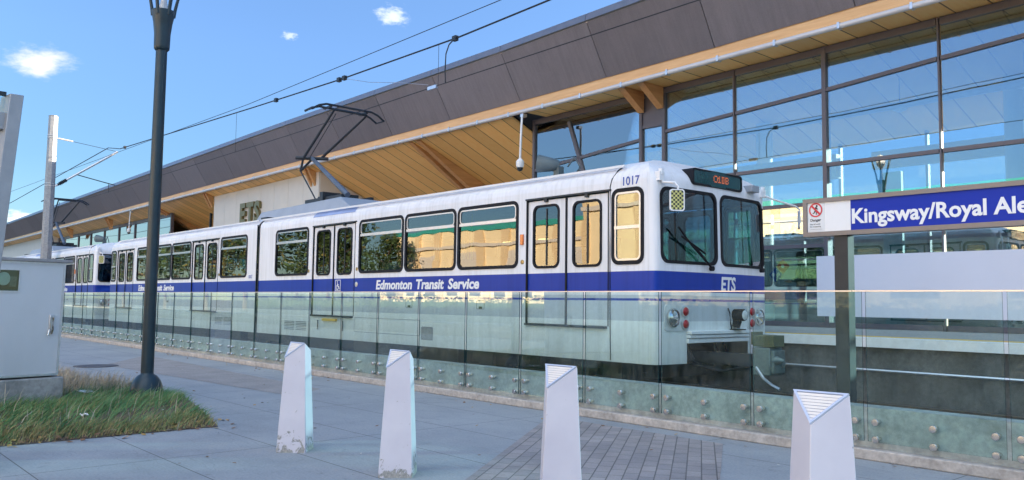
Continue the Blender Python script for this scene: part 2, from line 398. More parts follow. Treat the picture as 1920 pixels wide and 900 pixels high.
# ------------------------------------------------------------------ ground
def interp(x, pts):
    if x <= pts[0][0]: return pts[0][1]
    for (a, b), (c, d) in zip(pts, pts[1:]):
        if x <= c: return b+(d-b)*(x-a)/(c-a)
    return pts[-1][1]
structure(MB().add([(-900, -900, -.03), (900, -900, -.03), (900, 1200, -.03), (-900, 1200, -.03)], [(0, 1, 2, 3)]).build('ground', ASPH))

def paving_mat():
    m, nt, b = mat_nodes('sidewalk_concrete')
    n = noise_node(nt, .55, 6, .7); c = ramp(nt, n.outputs['Fac'], [(.28, (.225, .24, .255)), (.5, (.29, .305, .32)), (.72, (.345, .355, .365))])
    n2 = noise_node(nt, 45, 4, .7); c = mixc(nt, c, ramp(nt, n2.outputs['Fac'], [(.3, (.75, .75, .75)), (.7, (1.18, 1.18, 1.18))]), .7, 'MULTIPLY')
    n3 = noise_node(nt, 3.1, 6, .75, dist=1.5); c = mixc(nt, c, ramp(nt, n3.outputs['Fac'], [(.30, (.62, .61, .60)), (.42, (1, 1, 1))]), .55, 'MULTIPLY')
    tc = nt.nodes.new('ShaderNodeTexCoord'); sp = nt.nodes.new('ShaderNodeSeparateXYZ'); nt.links.new(tc.outputs['Object'], sp.inputs[0])
    vo = nt.nodes.new('ShaderNodeTexVoronoi'); vo.inputs['Scale'].default_value = 1.7; nt.links.new(tc.outputs['Object'], vo.inputs['Vector'])
    c = mixc(nt, c, ramp(nt, vo.outputs['Distance'], [(.035, (.62, .62, .62)), (.055, (1, 1, 1))]), .7, 'MULTIPLY')
    n5 = noise_node(nt, .9, 3, .5, stretch=(.35, 2.5, 1), dist=2.5); c = mixc(nt, c, ramp(nt, n5.outputs['Fac'], [(.492, (1, 1, 1)), (.50, (.62, .62, .62)), (.508, (1, 1, 1))]), .35, 'MULTIPLY')
    def joint(sock, off, per, wdt):
        a = nt.nodes.new('ShaderNodeMath'); a.operation = 'MULTIPLY_ADD'; a.inputs[1].default_value = 1/per; a.inputs[2].default_value = -off/per; nt.links.new(sock, a.inputs[0])
        f = nt.nodes.new('ShaderNodeMath'); f.operation = 'FRACT'; nt.links.new(a.outputs[0], f.inputs[0])
        l = nt.nodes.new('ShaderNodeMath'); l.operation = 'LESS_THAN'; l.inputs[1].default_value = wdt/per; nt.links.new(f.outputs[0], l.inputs[0]); return l.outputs[0]
    j1 = joint(sp.outputs['Y'], 1.595, 1.04, .010); j2 = joint(sp.outputs['X'], -.35, 2.4, .010)
    mx = nt.nodes.new('ShaderNodeMath'); mx.operation = 'MAXIMUM'; nt.links.new(j1, mx.inputs[0]); nt.links.new(j2, mx.inputs[1])
    c = mixc(nt, c, (.10, .10, .10), mx.outputs[0])
    nt.links.new(c, b.inputs['Base Color']); b.inputs['Roughness'].default_value = .85
    ad = nt.nodes.new('ShaderNodeMath'); ad.operation = 'MULTIPLY_ADD'; ad.inputs[1].default_value = -2.0; nt.links.new(mx.outputs[0], ad.inputs[0]); nt.links.new(n2.outputs['Fac'], ad.inputs[2])
    bump(nt, b, ad.outputs[0], .35, .006); return m
SIDEWALK = paving_mat()
structure(MB().box(-70, 14, -5.2, 7.62, -.13, 0).build('sidewalk', SIDEWALK))
structure(MB().box(-70, 14, -5.42, -5.2, -.13, .02).build('kerb', KERB))

def brick_mat():
    m, nt, b = mat_nodes('brick_pavers')
    tc = nt.nodes.new('ShaderNodeTexCoord'); mp = nt.nodes.new('ShaderNodeMapping'); mp.inputs['Rotation'].default_value = (0, 0, radians(54.5))
    nt.links.new(tc.outputs['Object'], mp.inputs[0])
    br = nt.nodes.new('ShaderNodeTexBrick'); br.inputs['Scale'].default_value = 1; br.inputs['Brick Width'].default_value = .235
    br.inputs['Row Height'].default_value = .125; br.inputs['Mortar Size'].default_value = .006; br.inputs['Mortar Smooth'].default_value = .3
    br.inputs['Color1'].default_value = (.33, .292, .28, 1); br.inputs['Color2'].default_value = (.255, .232, .23, 1); br.inputs['Mortar'].default_value = (.13, .12, .115, 1)
    nt.links.new(mp.outputs[0], br.inputs['Vector'])
    n = noise_node(nt, 1.4, 5, .7); c = mixc(nt, br.outputs['Color'], ramp(nt, n.outputs['Fac'], [(.3, (.75, .75, .75)), (.7, (1.25, 1.25, 1.25))]), .8, 'MULTIPLY')
    n2 = noise_node(nt, 60, 3, .7); c = mixc(nt, c, ramp(nt, n2.outputs['Fac'], [(.3, (.75, .75, .75)), (.7, (1.2, 1.2, 1.2))]), .6, 'MULTIPLY')
    nt.links.new(c, b.inputs['Base Color']); b.inputs['Roughness'].default_value = .85
    iv = nt.nodes.new('ShaderNodeMath'); iv.operation = 'MULTIPLY_ADD'; iv.inputs[1].default_value = -1.5; nt.links.new(br.outputs['Fac'], iv.inputs[0]); nt.links.new(n2.outputs['Fac'], iv.inputs[2])
    bump(nt, b, iv.outputs[0], .5, .008); return m
BRICK = brick_mat()
def band(pts, name): structure(MB().add([(x, y, .004) for x, y in pts], [tuple(range(len(pts)))]).build(name, BRICK))
band([(-7.45, 7.28), (-2.65, .6), (-.55, .6), (-4.93, 7.28)], 'brick_paving')
structure(MB().add([(x, y, .004) for x, y in ((-21.2, 6.9), (-18.6, 5.2), (-11.2, 5.75), (-11.9, 6.55))], [(0, 1, 2, 3)]).build('paving_patch', mat('worn_paving', (.30, .275, .265), .9, var=.2, scale=2, fine=30)))
# low grassy island round the cabinet and lamp
BED = [(-9.05, -1.5), (-9.05, 3.74), (-10.5, 4.12), (-12.2, 4.50), (-13.4, 4.35), (-15.5, 3.9), (-17.5, 3.3), (-17.5, -1.5)]
structure(MB().add([(x, y, .006) for x, y in BED], [tuple(range(len(BED)))]).build('planting_bed', SOIL))

# track bed, rails
structure(MB().box(-95, 40, 7.95, 11.2, -.02, .06).build('track_bed', BALLAST))
tr = thing('railway_track', 'two steel rails of the near track behind the glass balustrade', 'track', (-20, 9.775, .06))
for y in (9.775-.7175, 9.775+.7175):
    MB().prism([(-95, y-.07, .06), (-95, y+.07, .06), (-95, y+.02, .09), (-95, y+.035, .2), (-95, y-.035, .2), (-95, y-.02, .09)], (135, 0, 0)).build('rail', mat('rail_steel', (.20, .16, .13), .45, .7), tr)

# ------------------------------------------------------------------ platform
pf = thing('platform', 'long raised concrete platform with white and yellow edge behind the tram', 'platform', (-20, 16, .0))
MB().box(-95, 40, 11.26, 20.6, .0, .97).build('slab', mat('platform_wall', (.115, .115, .11), .92, var=.45, scale=3, bmp=.4, fine=20, stretch=(1, 1, .5)), pf)
MB().box(-95, 40, 11.18, 11.55, .86, .985).build('edge_strip', mat('edge_white', (.72, .72, .74), .7, var=.1), pf)
MB().box(-95, 40, 11.55, 12.15, .965, .978).build('tactile_strip', YELLOW, pf)
MB().tube([(-95, 11.2, .55), (40, 11.2, .55)], .02, 6).build('conduit', ALU, pf)
MB().box(-95, 40, 12.15, 20.6, .968, .974).build('paving', mat('platform_paving', (.30, .30, .30), .75, var=.15, scale=1.5, fine=30), pf)

# ------------------------------------------------------------------ station
st = thing('station_building', 'long modern station with charcoal metal roof edge, timber soffit and glass walls', 'station', (-20, 15.6, 0))
ZW = [(-96, 6.28), (-80, 6.40), (-30, 6.81), (-17, 6.92), (-9, 7.02), (-6, 7.12), (12, 7.45)]
ZG = [(-96, 6.00), (-75, 6.15), (-30, 6.50), (-16, 6.53), (-7, 6.71), (12, 7.08)]
ZT = [(-96, 7.30), (-80, 7.54), (-31, 8.20), (-16, 8.29), (-12, 8.39), (12, 8.80)]
zw = lambda x: interp(x, ZW); zg = lambda x: interp(x, ZG); zt = lambda x: interp(x, ZT)
YG, YT, SL = 15.0, 14.28, .424
XH = -17.12                                              # the hall starts here
def zs(x, y):                                            # soffit height: level over the hall, falling inwards elsewhere
    if x > XH: return zg(x)+.10-max(0, y-16.4)*.30
    return zg(x)+.10-SL*(y-YG)
seams = [-13.42+3.143*k for k in range(-26, 8)]
xs0, xs1 = seams[0], seams[-1]
for a, b in zip(seams, seams[1:]):                       # charcoal panels, leaning outwards at the top
    g = .010
    def P(x, t, d=0): return Vector((x, YG-.015+(YT-YG)*t-d*.85, zw(x)+(zt(x)-.17-zw(x))*t-d*.5))
    A, B = a+g, b-g
    MB().hexa([P(A, 0), P(B, 0), P(B, 1), P(A, 1)], [P(A, 0, .03), P(B, 0, .03), P(B, 1, .03), P(A, 1, .03)]).build('fascia_panel', FASCIA, st)
cop = MB(); back = MB(); trim = MB(); sof = MB(); deck = MB()
for a, b in zip(seams, seams[1:]):
    cop.hexa([(a+.008, YT-.09, zt(a)-.16), (b-.008, YT-.09, zt(b)-.16), (b-.008, YT+.35, zt(b)-.10), (a+.008, YT+.35, zt(a)-.10)],
             [(a+.008, YT-.05, zt(a)+.02), (b-.008, YT-.05, zt(b)+.02), (b-.008, YT+.35, zt(b)+.09), (a+.008, YT+.35, zt(a)+.09)])
    trim.hexa([(a, YG-.02, zg(a)+.07), (b, YG-.02, zg(b)+.07), (b, YG+.12, zg(b)+.07), (a, YG+.12, zg(a)+.07)],
              [(a, YG-.02, zw(a)-.004), (b, YG-.02, zw(b)-.004), (b, YG+.12, zw(b)-.004), (a, YG+.12, zw(a)-.004)])
    y2 = 20.5
    if a > XH-1:
        a = max(a, XH+.001)
    elif b > XH: b = XH
    ycuts = [YG+.12, 16.4, y2]
    for ya, yb in zip(ycuts, ycuts[1:]):
        sof.hexa([(a, ya, zs(a, ya)), (b, ya, zs(b, ya)), (b, yb, zs(b, yb)), (a, yb, zs(a, yb))],
                 [(a, ya, zs(a, ya)+.06), (b, ya, zs(b, ya)+.06), (b, yb, zs(b, yb)+.06), (a, yb, zs(a, yb)+.06)])
    ym = 16.4; zm = lambda x: (zt(x)-.17)*.75+(zs(x, y2)+.75)*.25
    deck.hexa([(a, YG+.13, zs(a, YG)+.09), (b, YG+.13, zs(b, YG)+.09), (b, ym, zs(b, ym)+.09), (a, ym, zs(a, ym)+.09)],
              [(a, YT+.04, zt(a)-.17), (b, YT+.04, zt(b)-.17), (b, ym, zm(b)), (a, ym, zm(a))])
    deck.hexa([(a, ym, zs(a, ym)+.09), (b, ym, zs(b, ym)+.09), (b, y2+.3, zs(b, y2)+.09), (a, y2+.3, zs(a, y2)+.09)],
              [(a, ym, zm(a)), (b, ym, zm(b)), (b, y2+.3, zs(b, y2)+.75), (a, y2+.3, zs(a, y2)+.75)])
cop.build('coping', COPING, st); trim.build('timber_trim', W_TRIM, st); sof.build('soffit', W_SOF, st)
deck.build('roof_deck', mat('roof_membrane', (.03, .03, .034), .8), st)
gt = MB()
gx = [xs0+(xs1-xs0)*k/40 for k in range(41)]
gt.tube([(x, YG-.085, zg(x)+.055) for x in gx], .055, 12)
gut = gt.build('gutter', mat('gutter_white', (.60, .58, .60), .35, .15, var=.06), st, smooth=60)
for k in range(70):
    x = xs1-1.05-k*1.36
    if x < xs0: break
    MB().box(x-.025, x+.025, YG-.148, YG-.02, zg(x)-.004, zg(x)+.118).build('gutter_clip', ALU, gut)

# solid wall with the raised letters
def wall_block(x0, x1, y0, name='wall', seam=1.28, par=None):
    mb = MB(); n = max(1, round((x1-x0)/seam)); w = (x1-x0)/n
    mb.hexa([(x0, y0+.03, .97), (x0, 20.3, .97), (x0, 20.3, zs(x0, 20.3)-.01), (x0, y0+.03, zs(x0, y0+.03)-.01)],
            [(x1, y0+.03, .97), (x1, 20.3, .97), (x1, 20.3, zs(x1, 20.3)-.01), (x1, y0+.03, zs(x1, y0+.03)-.01)])
    for k in range(n):
        a, b = x0+k*w+.006, x0+(k+1)*w-.006
        mb.hexa([(a, y0, .98), (b, y0, .98), (b, y0+.028, .98), (a, y0+.028, .98)],
                [(a, y0, zs(a, y0)-.02), (b, y0, zs(b, y0)-.02), (b, y0+.028, zs(b, y0)-.03), (a, y0+.028, zs(a, y0)-.03)])
    for k in range(3):
        a, b = y0+.04+k*1.55, y0+.04+k*1.55+1.54
        mb.hexa([(x1+.001, a, .98), (x1+.001, b, .98), (x1+.001, b, zs(x1, b)-.02), (x1+.001, a, zs(x1, a)-.02)],
                [(x1+.026, a, .98), (x1+.026, b, .98), (x1+.026, b, zs(x1, b)-.02), (x1+.026, a, zs(x1, a)-.02)])
    return mb.build(name, CREAM, st)
wall_block(-39.0, -28.75, 15.5)
wall_block(-95.5, -70, 15.5)
MB().box(-70, -17.08, 20.2, 20.35, .97, 4.2).build('back_wall', mat('back_wall_grey', (.35, .33, .30), .7), st)
# glazed walls
MUL = MB
def zfr(x, y): return zs(x, y)-.012
YF = 15.98
def mullion(x, z0, z1, w=.07, y=YF, d=.16): MB().box(x-w/2, x+w/2, y-.06, y-.06+d, z0, z1).build('mullion', FRAME, st)
def transom(xa, za, xb, zb, w=.075, y=YF, d=.13):
    MB().hexa([(xa, y-.045, za-w/2), (xb, y-.045, zb-w/2), (xb, y-.045+d, zb-w/2), (xa, y-.045+d, za-w/2)],
              [(xa, y-.045, za+w/2), (xb, y-.045, zb+w/2), (xb, y-.045+d, zb+w/2), (xa, y-.045+d, za+w/2)]).build('transom', FRAME, st)
def pane(pts, y=YF, m=None): MB().prism([(x, y, z) for x, z in pts], (0, .012, 0)).build('window_pane', m or GLASS_STN, st)
bays = [-17.05, -13.14, -12.43, -10.45, -8.30, -6.04, -3.85, -1.6, .55, 2.7, 4.85, 7.0]
zsl = lambda x: interp(x, [(-17.05, 5.15), (-13.14, 5.50), (-12.43, 5.60), (-8.3, 5.86), (-4.6, 6.16), (2, 6.5), (8, 6.9)])
for i, x in enumerate(bays): mullion(x, .97, zfr(x, YF), .085 if i in (0, 1, 2, 4) else .03, d=.2 if i in (0, 1, 2, 4) else .10)
TR0 = [4.34, 3.52, 2.65]
for a, b in zip(bays, bays[1:]):
    narrow = a == -13.14
    TR = TR0 if a < -8.31 else [4.30]
    la, lb = a+.035, b-.035
    lv = [.99]+sorted(TR)
    top = (5.80, 5.80) if narrow else (zsl(a), zsl(b))
    transom(la, top[0], lb, top[1]); transom(la, zfr(a, YF)-.07, lb, zfr(b, YF)-.07, .14)
    for z in TR: transom(la, z, lb, z)
    transom(la, 1.03, lb, 1.03, .1)
    for z0, z1 in zip(lv, lv[1:]): pane([(la, z0), (lb, z0), (lb, z1), (la, z1)])
    pane([(la, lv[-1]), (lb, lv[-1]), (lb, top[1]), (la, top[0])])
    if narrow: MB().box(la, lb, YF-.02, YF+.03, 5.8, zfr(a, YF)).build('spandrel_panel', FRAME, st)
    else: pane([(la, top[0]), (lb, top[1]), (lb, zfr(b, YF)-.06), (la, zfr(a, YF)-.06)])
MB().bar((-15.68, YF+.01, 6.36), (-14.95, YF+.01, 4.42), .10, .11, (0, 1, 0)).build('brace', FRAME, st)
# side glazing of the hall and its rear wall, columns, beams inside
MB().box(-17.06, -17.04, 16.1, 20.2, .97, 4.2).build('window_pane', GLASS_BACK, st)
for x in [-16.6+2.15*k for k in range(13)]:
    MB().box(x-.03, x+.03, 20.25, 20.37, .97, zs(x, 20.3)-.01).build('mullion', FRAME, st)
    if x < 8: MB().box(x+.03, x+2.12, 20.30, 20.31, .97, zs(x, 20.3)-.1).build('window_pane', GLASS_BACK, st)
for z in (2.35, 3.05, 3.75): MB().box(-16.6, 9.2, 20.24, 20.38, z-.04, z+.04).build('transom', FRAME, st)
for x in (-11.3, -5.6, .2): MB().lathe((x, 18.6, .97), [(.2, 0), (.2, zs(x, 18.8)-.97)], 20).build('column', mat('column_white', (.62, .62, .60), .4, var=.04), st, smooth=40)
PALE = wood('pale_timber', (.66, .46, .18), (.80, .60, .28), 1.0, 'X')
for y, z0, z1, xa, xb in ((17.6, 4.28, 4.82, -16.4, -8.9), (17.9, 3.62, 3.76, -16.4, -8.9), (18.9, 4.6, 5.0, -8.7, 8.5)): MB().box(xa, xb, y, y+.2, z0, z1).build('tie_beam', PALE, st)
for x in (-7.6, -5.2, -3.3):
    o = MB().tube([(x, 17.9, zs(x, 17.9)), (x, 17.9, zs(x, 17.9)-.55)], .012, 6).build('lamp_rod', CHAR, st)
    MB().lathe((x, 17.9, zs(x, 17.9)-.75), [(.02, 0), (.14, .05), (.15, .12), (.06, .2)], 16).build('pendant_lamp', SIGNWHITE, st, smooth=50)
for x in (-13.9, -8.55, -3.2): MB().box(x-.22, x+.22, 19.6, 19.75, .97, 4.6).build('rear_pillar', mat('teal_pillar', (.10, .30, .36), .5), st)
MB().box(-16.5, 9, 20.1, 20.22, .97, 1.9).build('rear_dado', mat('dado_grey', (.25, .28, .30), .6), st)
MB().tube([(-16, 16.6, 5.35), (9, 16.6, 5.6)], .07, 10).build('light_tube', mat('tube_steel', (.6, .6, .6), .3, .6), st)
# opaque bay added beyond the right frame edge to keep sun off the tram front
wall_block(-2.75, .35, 16.10)
# frosted film on the low panes
MB().box(-8.50, 7.0, YF-.075, YF-.055, 1.205, 2.424).build('frosted_panel', FROST, st)
# second glazed part further left
lb2 = [-70, -64.5, -61.4, -58.3, -55.2, -52.1, -49.0, -46.0]
for x in lb2: mullion(x, .97, zfr(x, YF), .12)
for a, b in zip(lb2, lb2[1:]):
    transom(a+.06, zfr(a, YF)-.1, b-.06, zfr(b, YF)-.1, .2); transom(a+.06, 4.3, b-.06, 4.3); transom(a+.06, 1.1, b-.06, 1.1)
    pane([(a+.05, 1.1), (b-.05, 1.1), (b-.05, zfr(b, YF)-.1), (a+.05, zfr(a, YF)-.1)], m=GLASS_BLD)
for x in (-45.9, -39.1): MB().box(x-.06, x+.06, 15.62, 20.2, .97, 4.2).build('side_panel', W_BEAM, st)
MB().box(-42.3, -42.2, 16.6, 16.7, .97, zs(-42, 16.6)).build('post', CHAR, st)

def beam(x, y0, y1, depth, w=.13):
    """tapered glulam rib under the soffit, thin at the roof edge"""
    b = MB(); z = lambda y: zs(x, y)-.006
    b.hexa([(x-w/2, y0, z(y0)-.03), (x-w/2, y0, z(y0)), (x-w/2, y1, z(y1)), (x-w/2, y1, z(y1)-depth)],
           [(x+w/2, y0, z(y0)-.03), (x+w/2, y0, z(y0)), (x+w/2, y1, z(y1)), (x+w/2, y1, z(y1)-depth)])
    o = b.build('beam', W_BEAM, st)
    return o
for x in (-13.10, -12.50): beam(x, 15.13, 15.90, .52, .19)
for x in (-22.05, -21.62):
    o = beam(x, 15.13, 19.9, 1.0, .20)
    if x > -22:
        bb = MB()
        for i in range(3):
            for j in range(4): bb.lathe((x+.066, 17.35+.13*j+.05*i, zs(x, 17.35+.13*j)-.16-.11*i), [(.026, 0), (.026, .01)], 8, (1, 0, 0))
        bb.build('bolt', CHAR, o)
for x in (-29.35, -29.05, -39.5, -39.2): beam(x, 15.13, 15.49, .55)
for x in (-46.35, -46.75, -55.4, -55.0, -64.6, -64.2, -72, -71.6): beam(x, 15.13, 15.5 if x < -50 else 19.5, .6)

# the bronze letters on the cream wall
lt = thing('wall_lettering', 'large bronze ETS letters fixed to the cream wall above the tram', 'letters', (-34.6, 15.45, 4.79), )
def wl(u, v, d): return (-35.75+u, 15.42+d, 4.78+v)
for ch, off in (('E', 0), ('T', .72), ('S', 1.50)):
    text(ch, 1.22, BRONZE_D if ch == 'x' else BRONZE, 'letter', lt, lambda u, v, d, off=off: (-35.75+off+u, 15.43-d, 4.78+v), bold=.055, sx=.92, depth=.12)

def cctv(x, y, z0, L, label):
    t = thing('security_camera', label, 'camera', (x, y, z0))
    MB().box(x-.06, x+.06, y-.02, y+.12, z0-.06, z0+.02).build('bracket', ALU, t)
    MB().tube([(x, y, z0-.03), (x, y-.02, z0-.3), (x-.03, y-.03, z0-L+.3)], .032, 10).build('drop_arm', SIGNWHITE, t, smooth=50)
    MB().lathe((x-.03, y-.03, z0-L), [(.085, .10), (.11, .16), (.11, .27), (.05, .34)], 18).build('housing', SIGNWHITE, t, smooth=40)
    MB().lathe((x-.03, y-.03, z0-L), [(.01, 0), (.05, .012), (.08, .05), (.092, .10)], 18).build('dome', mat('smoked_dome', (.02, .02, .03), .1, coat=1), t, smooth=60)
cctv(-16.35, 14.84, 6.48, 1.55, 'white dome camera on a long drop arm above the nearest tram')
cctv(-49.4, 14.84, 6.30, 1.3, 'small far dome camera hanging from the roof edge just left of the lamp post')

# ------------------------------------------------------------------ glass balustrade on its concrete wall
gf = thing('glass_balustrade', 'long frameless green glass balustrade bolted to a low concrete wall beside the tram', 'fence', (-16, 7.8, 0))
MB().box(-40, 6, 7.60, 7.96, 0.0, .10).build('plinth', KERB, gf, bevel=.012)
MB().box(-40, 6, 7.735, 7.95, .10, .47).build('base_wall', mat('balustrade_wall', (.42, .43, .42), .9, var=.35, scale=2.5, bmp=.4, fine=18), gf)
MB().box(-40, 6, 7.650, 7.674, 1.550, 1.562).build('top_rail', mat('rail_cap', (.80, .70, .66), .3, .6, var=.05), gf)
pm = None
def panel_mesh(x0, x1):
    mb = MB(); y0, y1, z0, z1 = 7.656, 7.668, .165, 1.5495
    mb.add([(x0, y0, z0), (x1, y0, z0), (x1, y0, z1), (x0, y0, z1)], [(0, 1, 2, 3)])
    mb.add([(x0, y1, z0), (x1, y1, z0), (x1, y1, z1), (x0, y1, z1)], [(3, 2, 1, 0)])
    mb.cur = 1
    for x in (x0, x1): mb.add([(x, y0, z0), (x, y1, z0), (x, y1, z1), (x, y0, z1)], [(0, 1, 2, 3)])
    for z in (z0, z1): mb.add([(x0, y0, z), (x1, y0, z), (x1, y1, z), (x0, y1, z)], [(0, 1, 2, 3)])
    return mb
def standoff(x, z):
    return MB().lathe((x, 7.735, z), [(.020, 0), (.020, .062), (.030, .066), (.034, .070), (.034, .098), (.030, .104), (.012, .105)], 14, (0, -1, 0))
rest = MB()
for k in range(-17, 16):
    xa = -15.63+1.2*k; g = .018
    p = panel_mesh(xa+g, xa+1.2-g).build('glass_panel', [GLASS_FENCE, GLASS_EDGE], gf)
    for u in (.095, .605, 1.105):
        for z in (.345, .19):
            if -2 <= k <= 13: standoff(xa+u, z).build('standoff', STEEL, p, smooth=40)
            else:
                q = standoff(xa+u, z); rest.add(q.v, q.f)
stuff(rest.build('distant_standoff', STEEL, gf))

# ------------------------------------------------------------------ the tram
YN, YFAR, YC, HW = 8.45, 11.10, 9.775, 1.325
ZB, ZS = .63, 3.06
tram = thing('tram', 'nearest white tram with blue stripe, number 1017 over its cab window and raised pantograph', 'tram',
             (-18.4, YC, .2), 'trams coupled at the platform')
def ztop(y):
    t = min(1, abs(y-YC)/HW); return ZS+.36*(1-t**3.2)**(1/2.3)
def front_x(y, z):
    t = min(1, abs(y-YC)/HW); x = -6.66-.07*t*t
    e = max(0, (abs(y-YC)-(HW-.10))/.10); x -= .10*(1-sqrt(max(0, 1-min(1, e)**2)))
    if z > 2.99: x -= .50*((z-2.99)/.43)**2.2
    if z > 1.9: x -= .02*(z-1.9)
    return x
FX0 = -6.66
REAR0 = -30.10
near = lambda u, v, d=0: (u, YN-d, v)
far = lambda u, v, d=0: (u, YFAR+d, v)
front = lambda u, v, d=0: (front_x(u, v)+d, u, v)
rearf = lambda u, v, d=0: (REAR0+FX0-front_x(u, v)-d, u, v)
SEC = {'front': (-18.44, None), 'rear': (None, -18.56)}
WIN = [(-17.59, -16.03), (-13.99, -12.46), (-12.42, -10.91), (-10.87, -9.36),
       (-20.70, -19.10), (-24.17, -22.70), (-25.68, -24.22), (-27.22, -25.74)]
CABW = [(-7.47, -6.91), (-29.88, -29.34)]
DOORS = [(-9.17, -7.53), (-15.83, -14.14), (-22.62, -20.84), (-29.22, -27.55)]
WZ0, WZ1 = 1.93, 2.97
DZ0, DZ1 = 1.10, 2.955
body = MB()
def side_poly(x0, x1, fr, re):
    p = []
    zsn = [ZB+.0, 1.0, 1.5, 2.0, 2.5, 2.8, 2.99, ZS]
    if fr: p += [(front_x(YN, z), z) for z in zsn]
    else: p += [(x1, ZB), (x1, ZS)]
    if re: p += [(REAR0+FX0-front_x(YN, z), z) for z in reversed(zsn)]
    else: p += [(x0, ZS), (x0, ZB)]
    return p
for fn in (near, far):
    for (lo, hi, fr, re) in ((-18.44, 0, True, False), (-40, -18.56, False, True)):
        holes = []
        for a, b in WIN:
            if lo < a < hi: holes.append(rrect(a+.015, b-.015, WZ0+.015, WZ1-.015, .10))
        for a, b in CABW:
            if lo < a < hi: holes.append(rrect(a+.015, b-.015, 1.93, WZ1-.03, .10))
        for a, b in DOORS:
            if lo < a < hi: holes.append([(a, DZ0), (b, DZ0), (b, DZ1), (a, DZ1)])
        body.sheet(side_poly(lo, hi, fr, re), holes, lambda u, v, fn=fn: fn(u, v))
# roof skin
NR = 26
ys = [YC-HW*cos(pi*k/NR) for k in range(NR+1)]
for lo, hi in ((-18.44, None), (None, -18.56)):
    vs, fs = [], []
    NX = 14
    for i in range(NX+1):
        for y in ys:
            z = ztop(y)
            xa = lo if lo is not None else REAR0+FX0-front_x(y, z)
            xb = hi if hi is not None else front_x(y, z)
            vs.append((xa+(xb-xa)*i/NX, y, z))
    n = NR+1
    for i in range(NX):
        for k in range(NR): fs.append((i*n+k, i*n+k+1, (i+1)*n+k+1, (i+1)*n+k))
    body.add(vs, fs)
# cab fronts, with openings for the panes and the coupler recess
PANES = [(8.555, 9.735, 1.945, 2.955, .13), (9.815, 10.985, 1.945, 2.955, .13)]
def inside_rr(u, v, a, b, c, d, r):
    if not (a < u < b and c < v < d): return False
    dx = max(a+r-u, u-(b-r), 0); dz = max(c+r-v, v-(d-r), 0); return dx*dx+dz*dz <= r*r
NU, NV = 110, 112
for fn in (front, rearf):
    vs, fs = [], []
    uu = [YC-HW*cos(pi*i/NU)*.35-HW*(1-2*i/NU)*.65 for i in range(NU+1)]
    for j in range(NV+1):
        for u in uu:
            zt_ = ztop(u); vs.append(fn(u, ZB+(zt_-ZB)*j/NV, 0))
    for j in range(NV):
        for i in range(NU):
            u = (uu[i]+uu[i+1])/2; z = ZB+(ztop(u)-ZB)*(j+.5)/NV
            if any(inside_rr(u, z, a+.02, b-.02, c+.02, d-.02, r) for a, b, c, d, r in PANES): continue
            if 9.06 < u < 10.49 and z < 1.0: continue
            q = j*(NU+1)+i; fs.append((q, q+1, q+NU+2, q+NU+1))
    body.add(vs, fs)
body.build('body', LIVERY, tram, smooth=35)
# skirt return and floor
ins = MB()
ins.box(-18.42, -6.95, 8.48, 11.07, 1.00, 1.06); ins.box(-29.8, -18.58, 8.48, 11.07, 1.00, 1.06)
ins.box(-18.42, -7.3, 8.52, 11.03, 3.02, 3.05); ins.box(-29.5, -18.58, 8.52, 11.03, 3.02, 3.05)
ins.build('interior_shell', mat('interior_panel', (.42, .46, .42), .7), tram)
MB().box(-8.0, -7.94, 8.5, 9.5, 1.06, 2.9).build('cab_bulkhead', mat('bulkhead', (.10, .14, .14), .7), tram)
sm = None
for i, x in enumerate([-10.3, -11.3, -12.3, -13.3, -16.4, -17.3, -19.6, -20.4, -23.2, -24.2, -25.2, -26.2]):
    for y in (8.6, 10.1):
        b = MB(); b.box(x, x+.45, y, y+.86, 1.42, 1.52); b.hexa([(x, y, 1.45), (x+.07, y, 1.45), (x+.07, y+.86, 1.45), (x, y+.86, 1.45)], [(x-.1, y, 2.15), (x-.03, y, 2.15), (x-.03, y+.86, 2.15), (x-.1, y+.86, 2.15)])
        b.box(x+.1, x+.3, y+.3, y+.5, 1.06, 1.42); b.build('seat', SEATM, tram)
for x in (-9.5, -11.8, -14.0, -15.9, -20.8, -22.7, -25.0): MB().tube([(x, 9.5, 1.06), (x, 9.5, 3.02)], .018, 8).build('grab_pole', mat('pole_yellow', (.65, .60, .20), .4), tram)
# cab furniture
cab = MB(); cab.box(-7.25, -6.85, 8.7, 10.9, 1.06, 1.85); cab.box(-7.15, -6.95, 8.9, 9.5, 1.85, 1.98); cab.build('driver_desk', CHAR, tram)
s_ = MB(); s_.box(-7.85, -7.4, 9.0, 9.5, 1.45, 1.57); s_.box(-7.9, -7.8, 9.02, 9.48, 1.5, 2.35); s_.build('driver_seat', SEATM, tram)
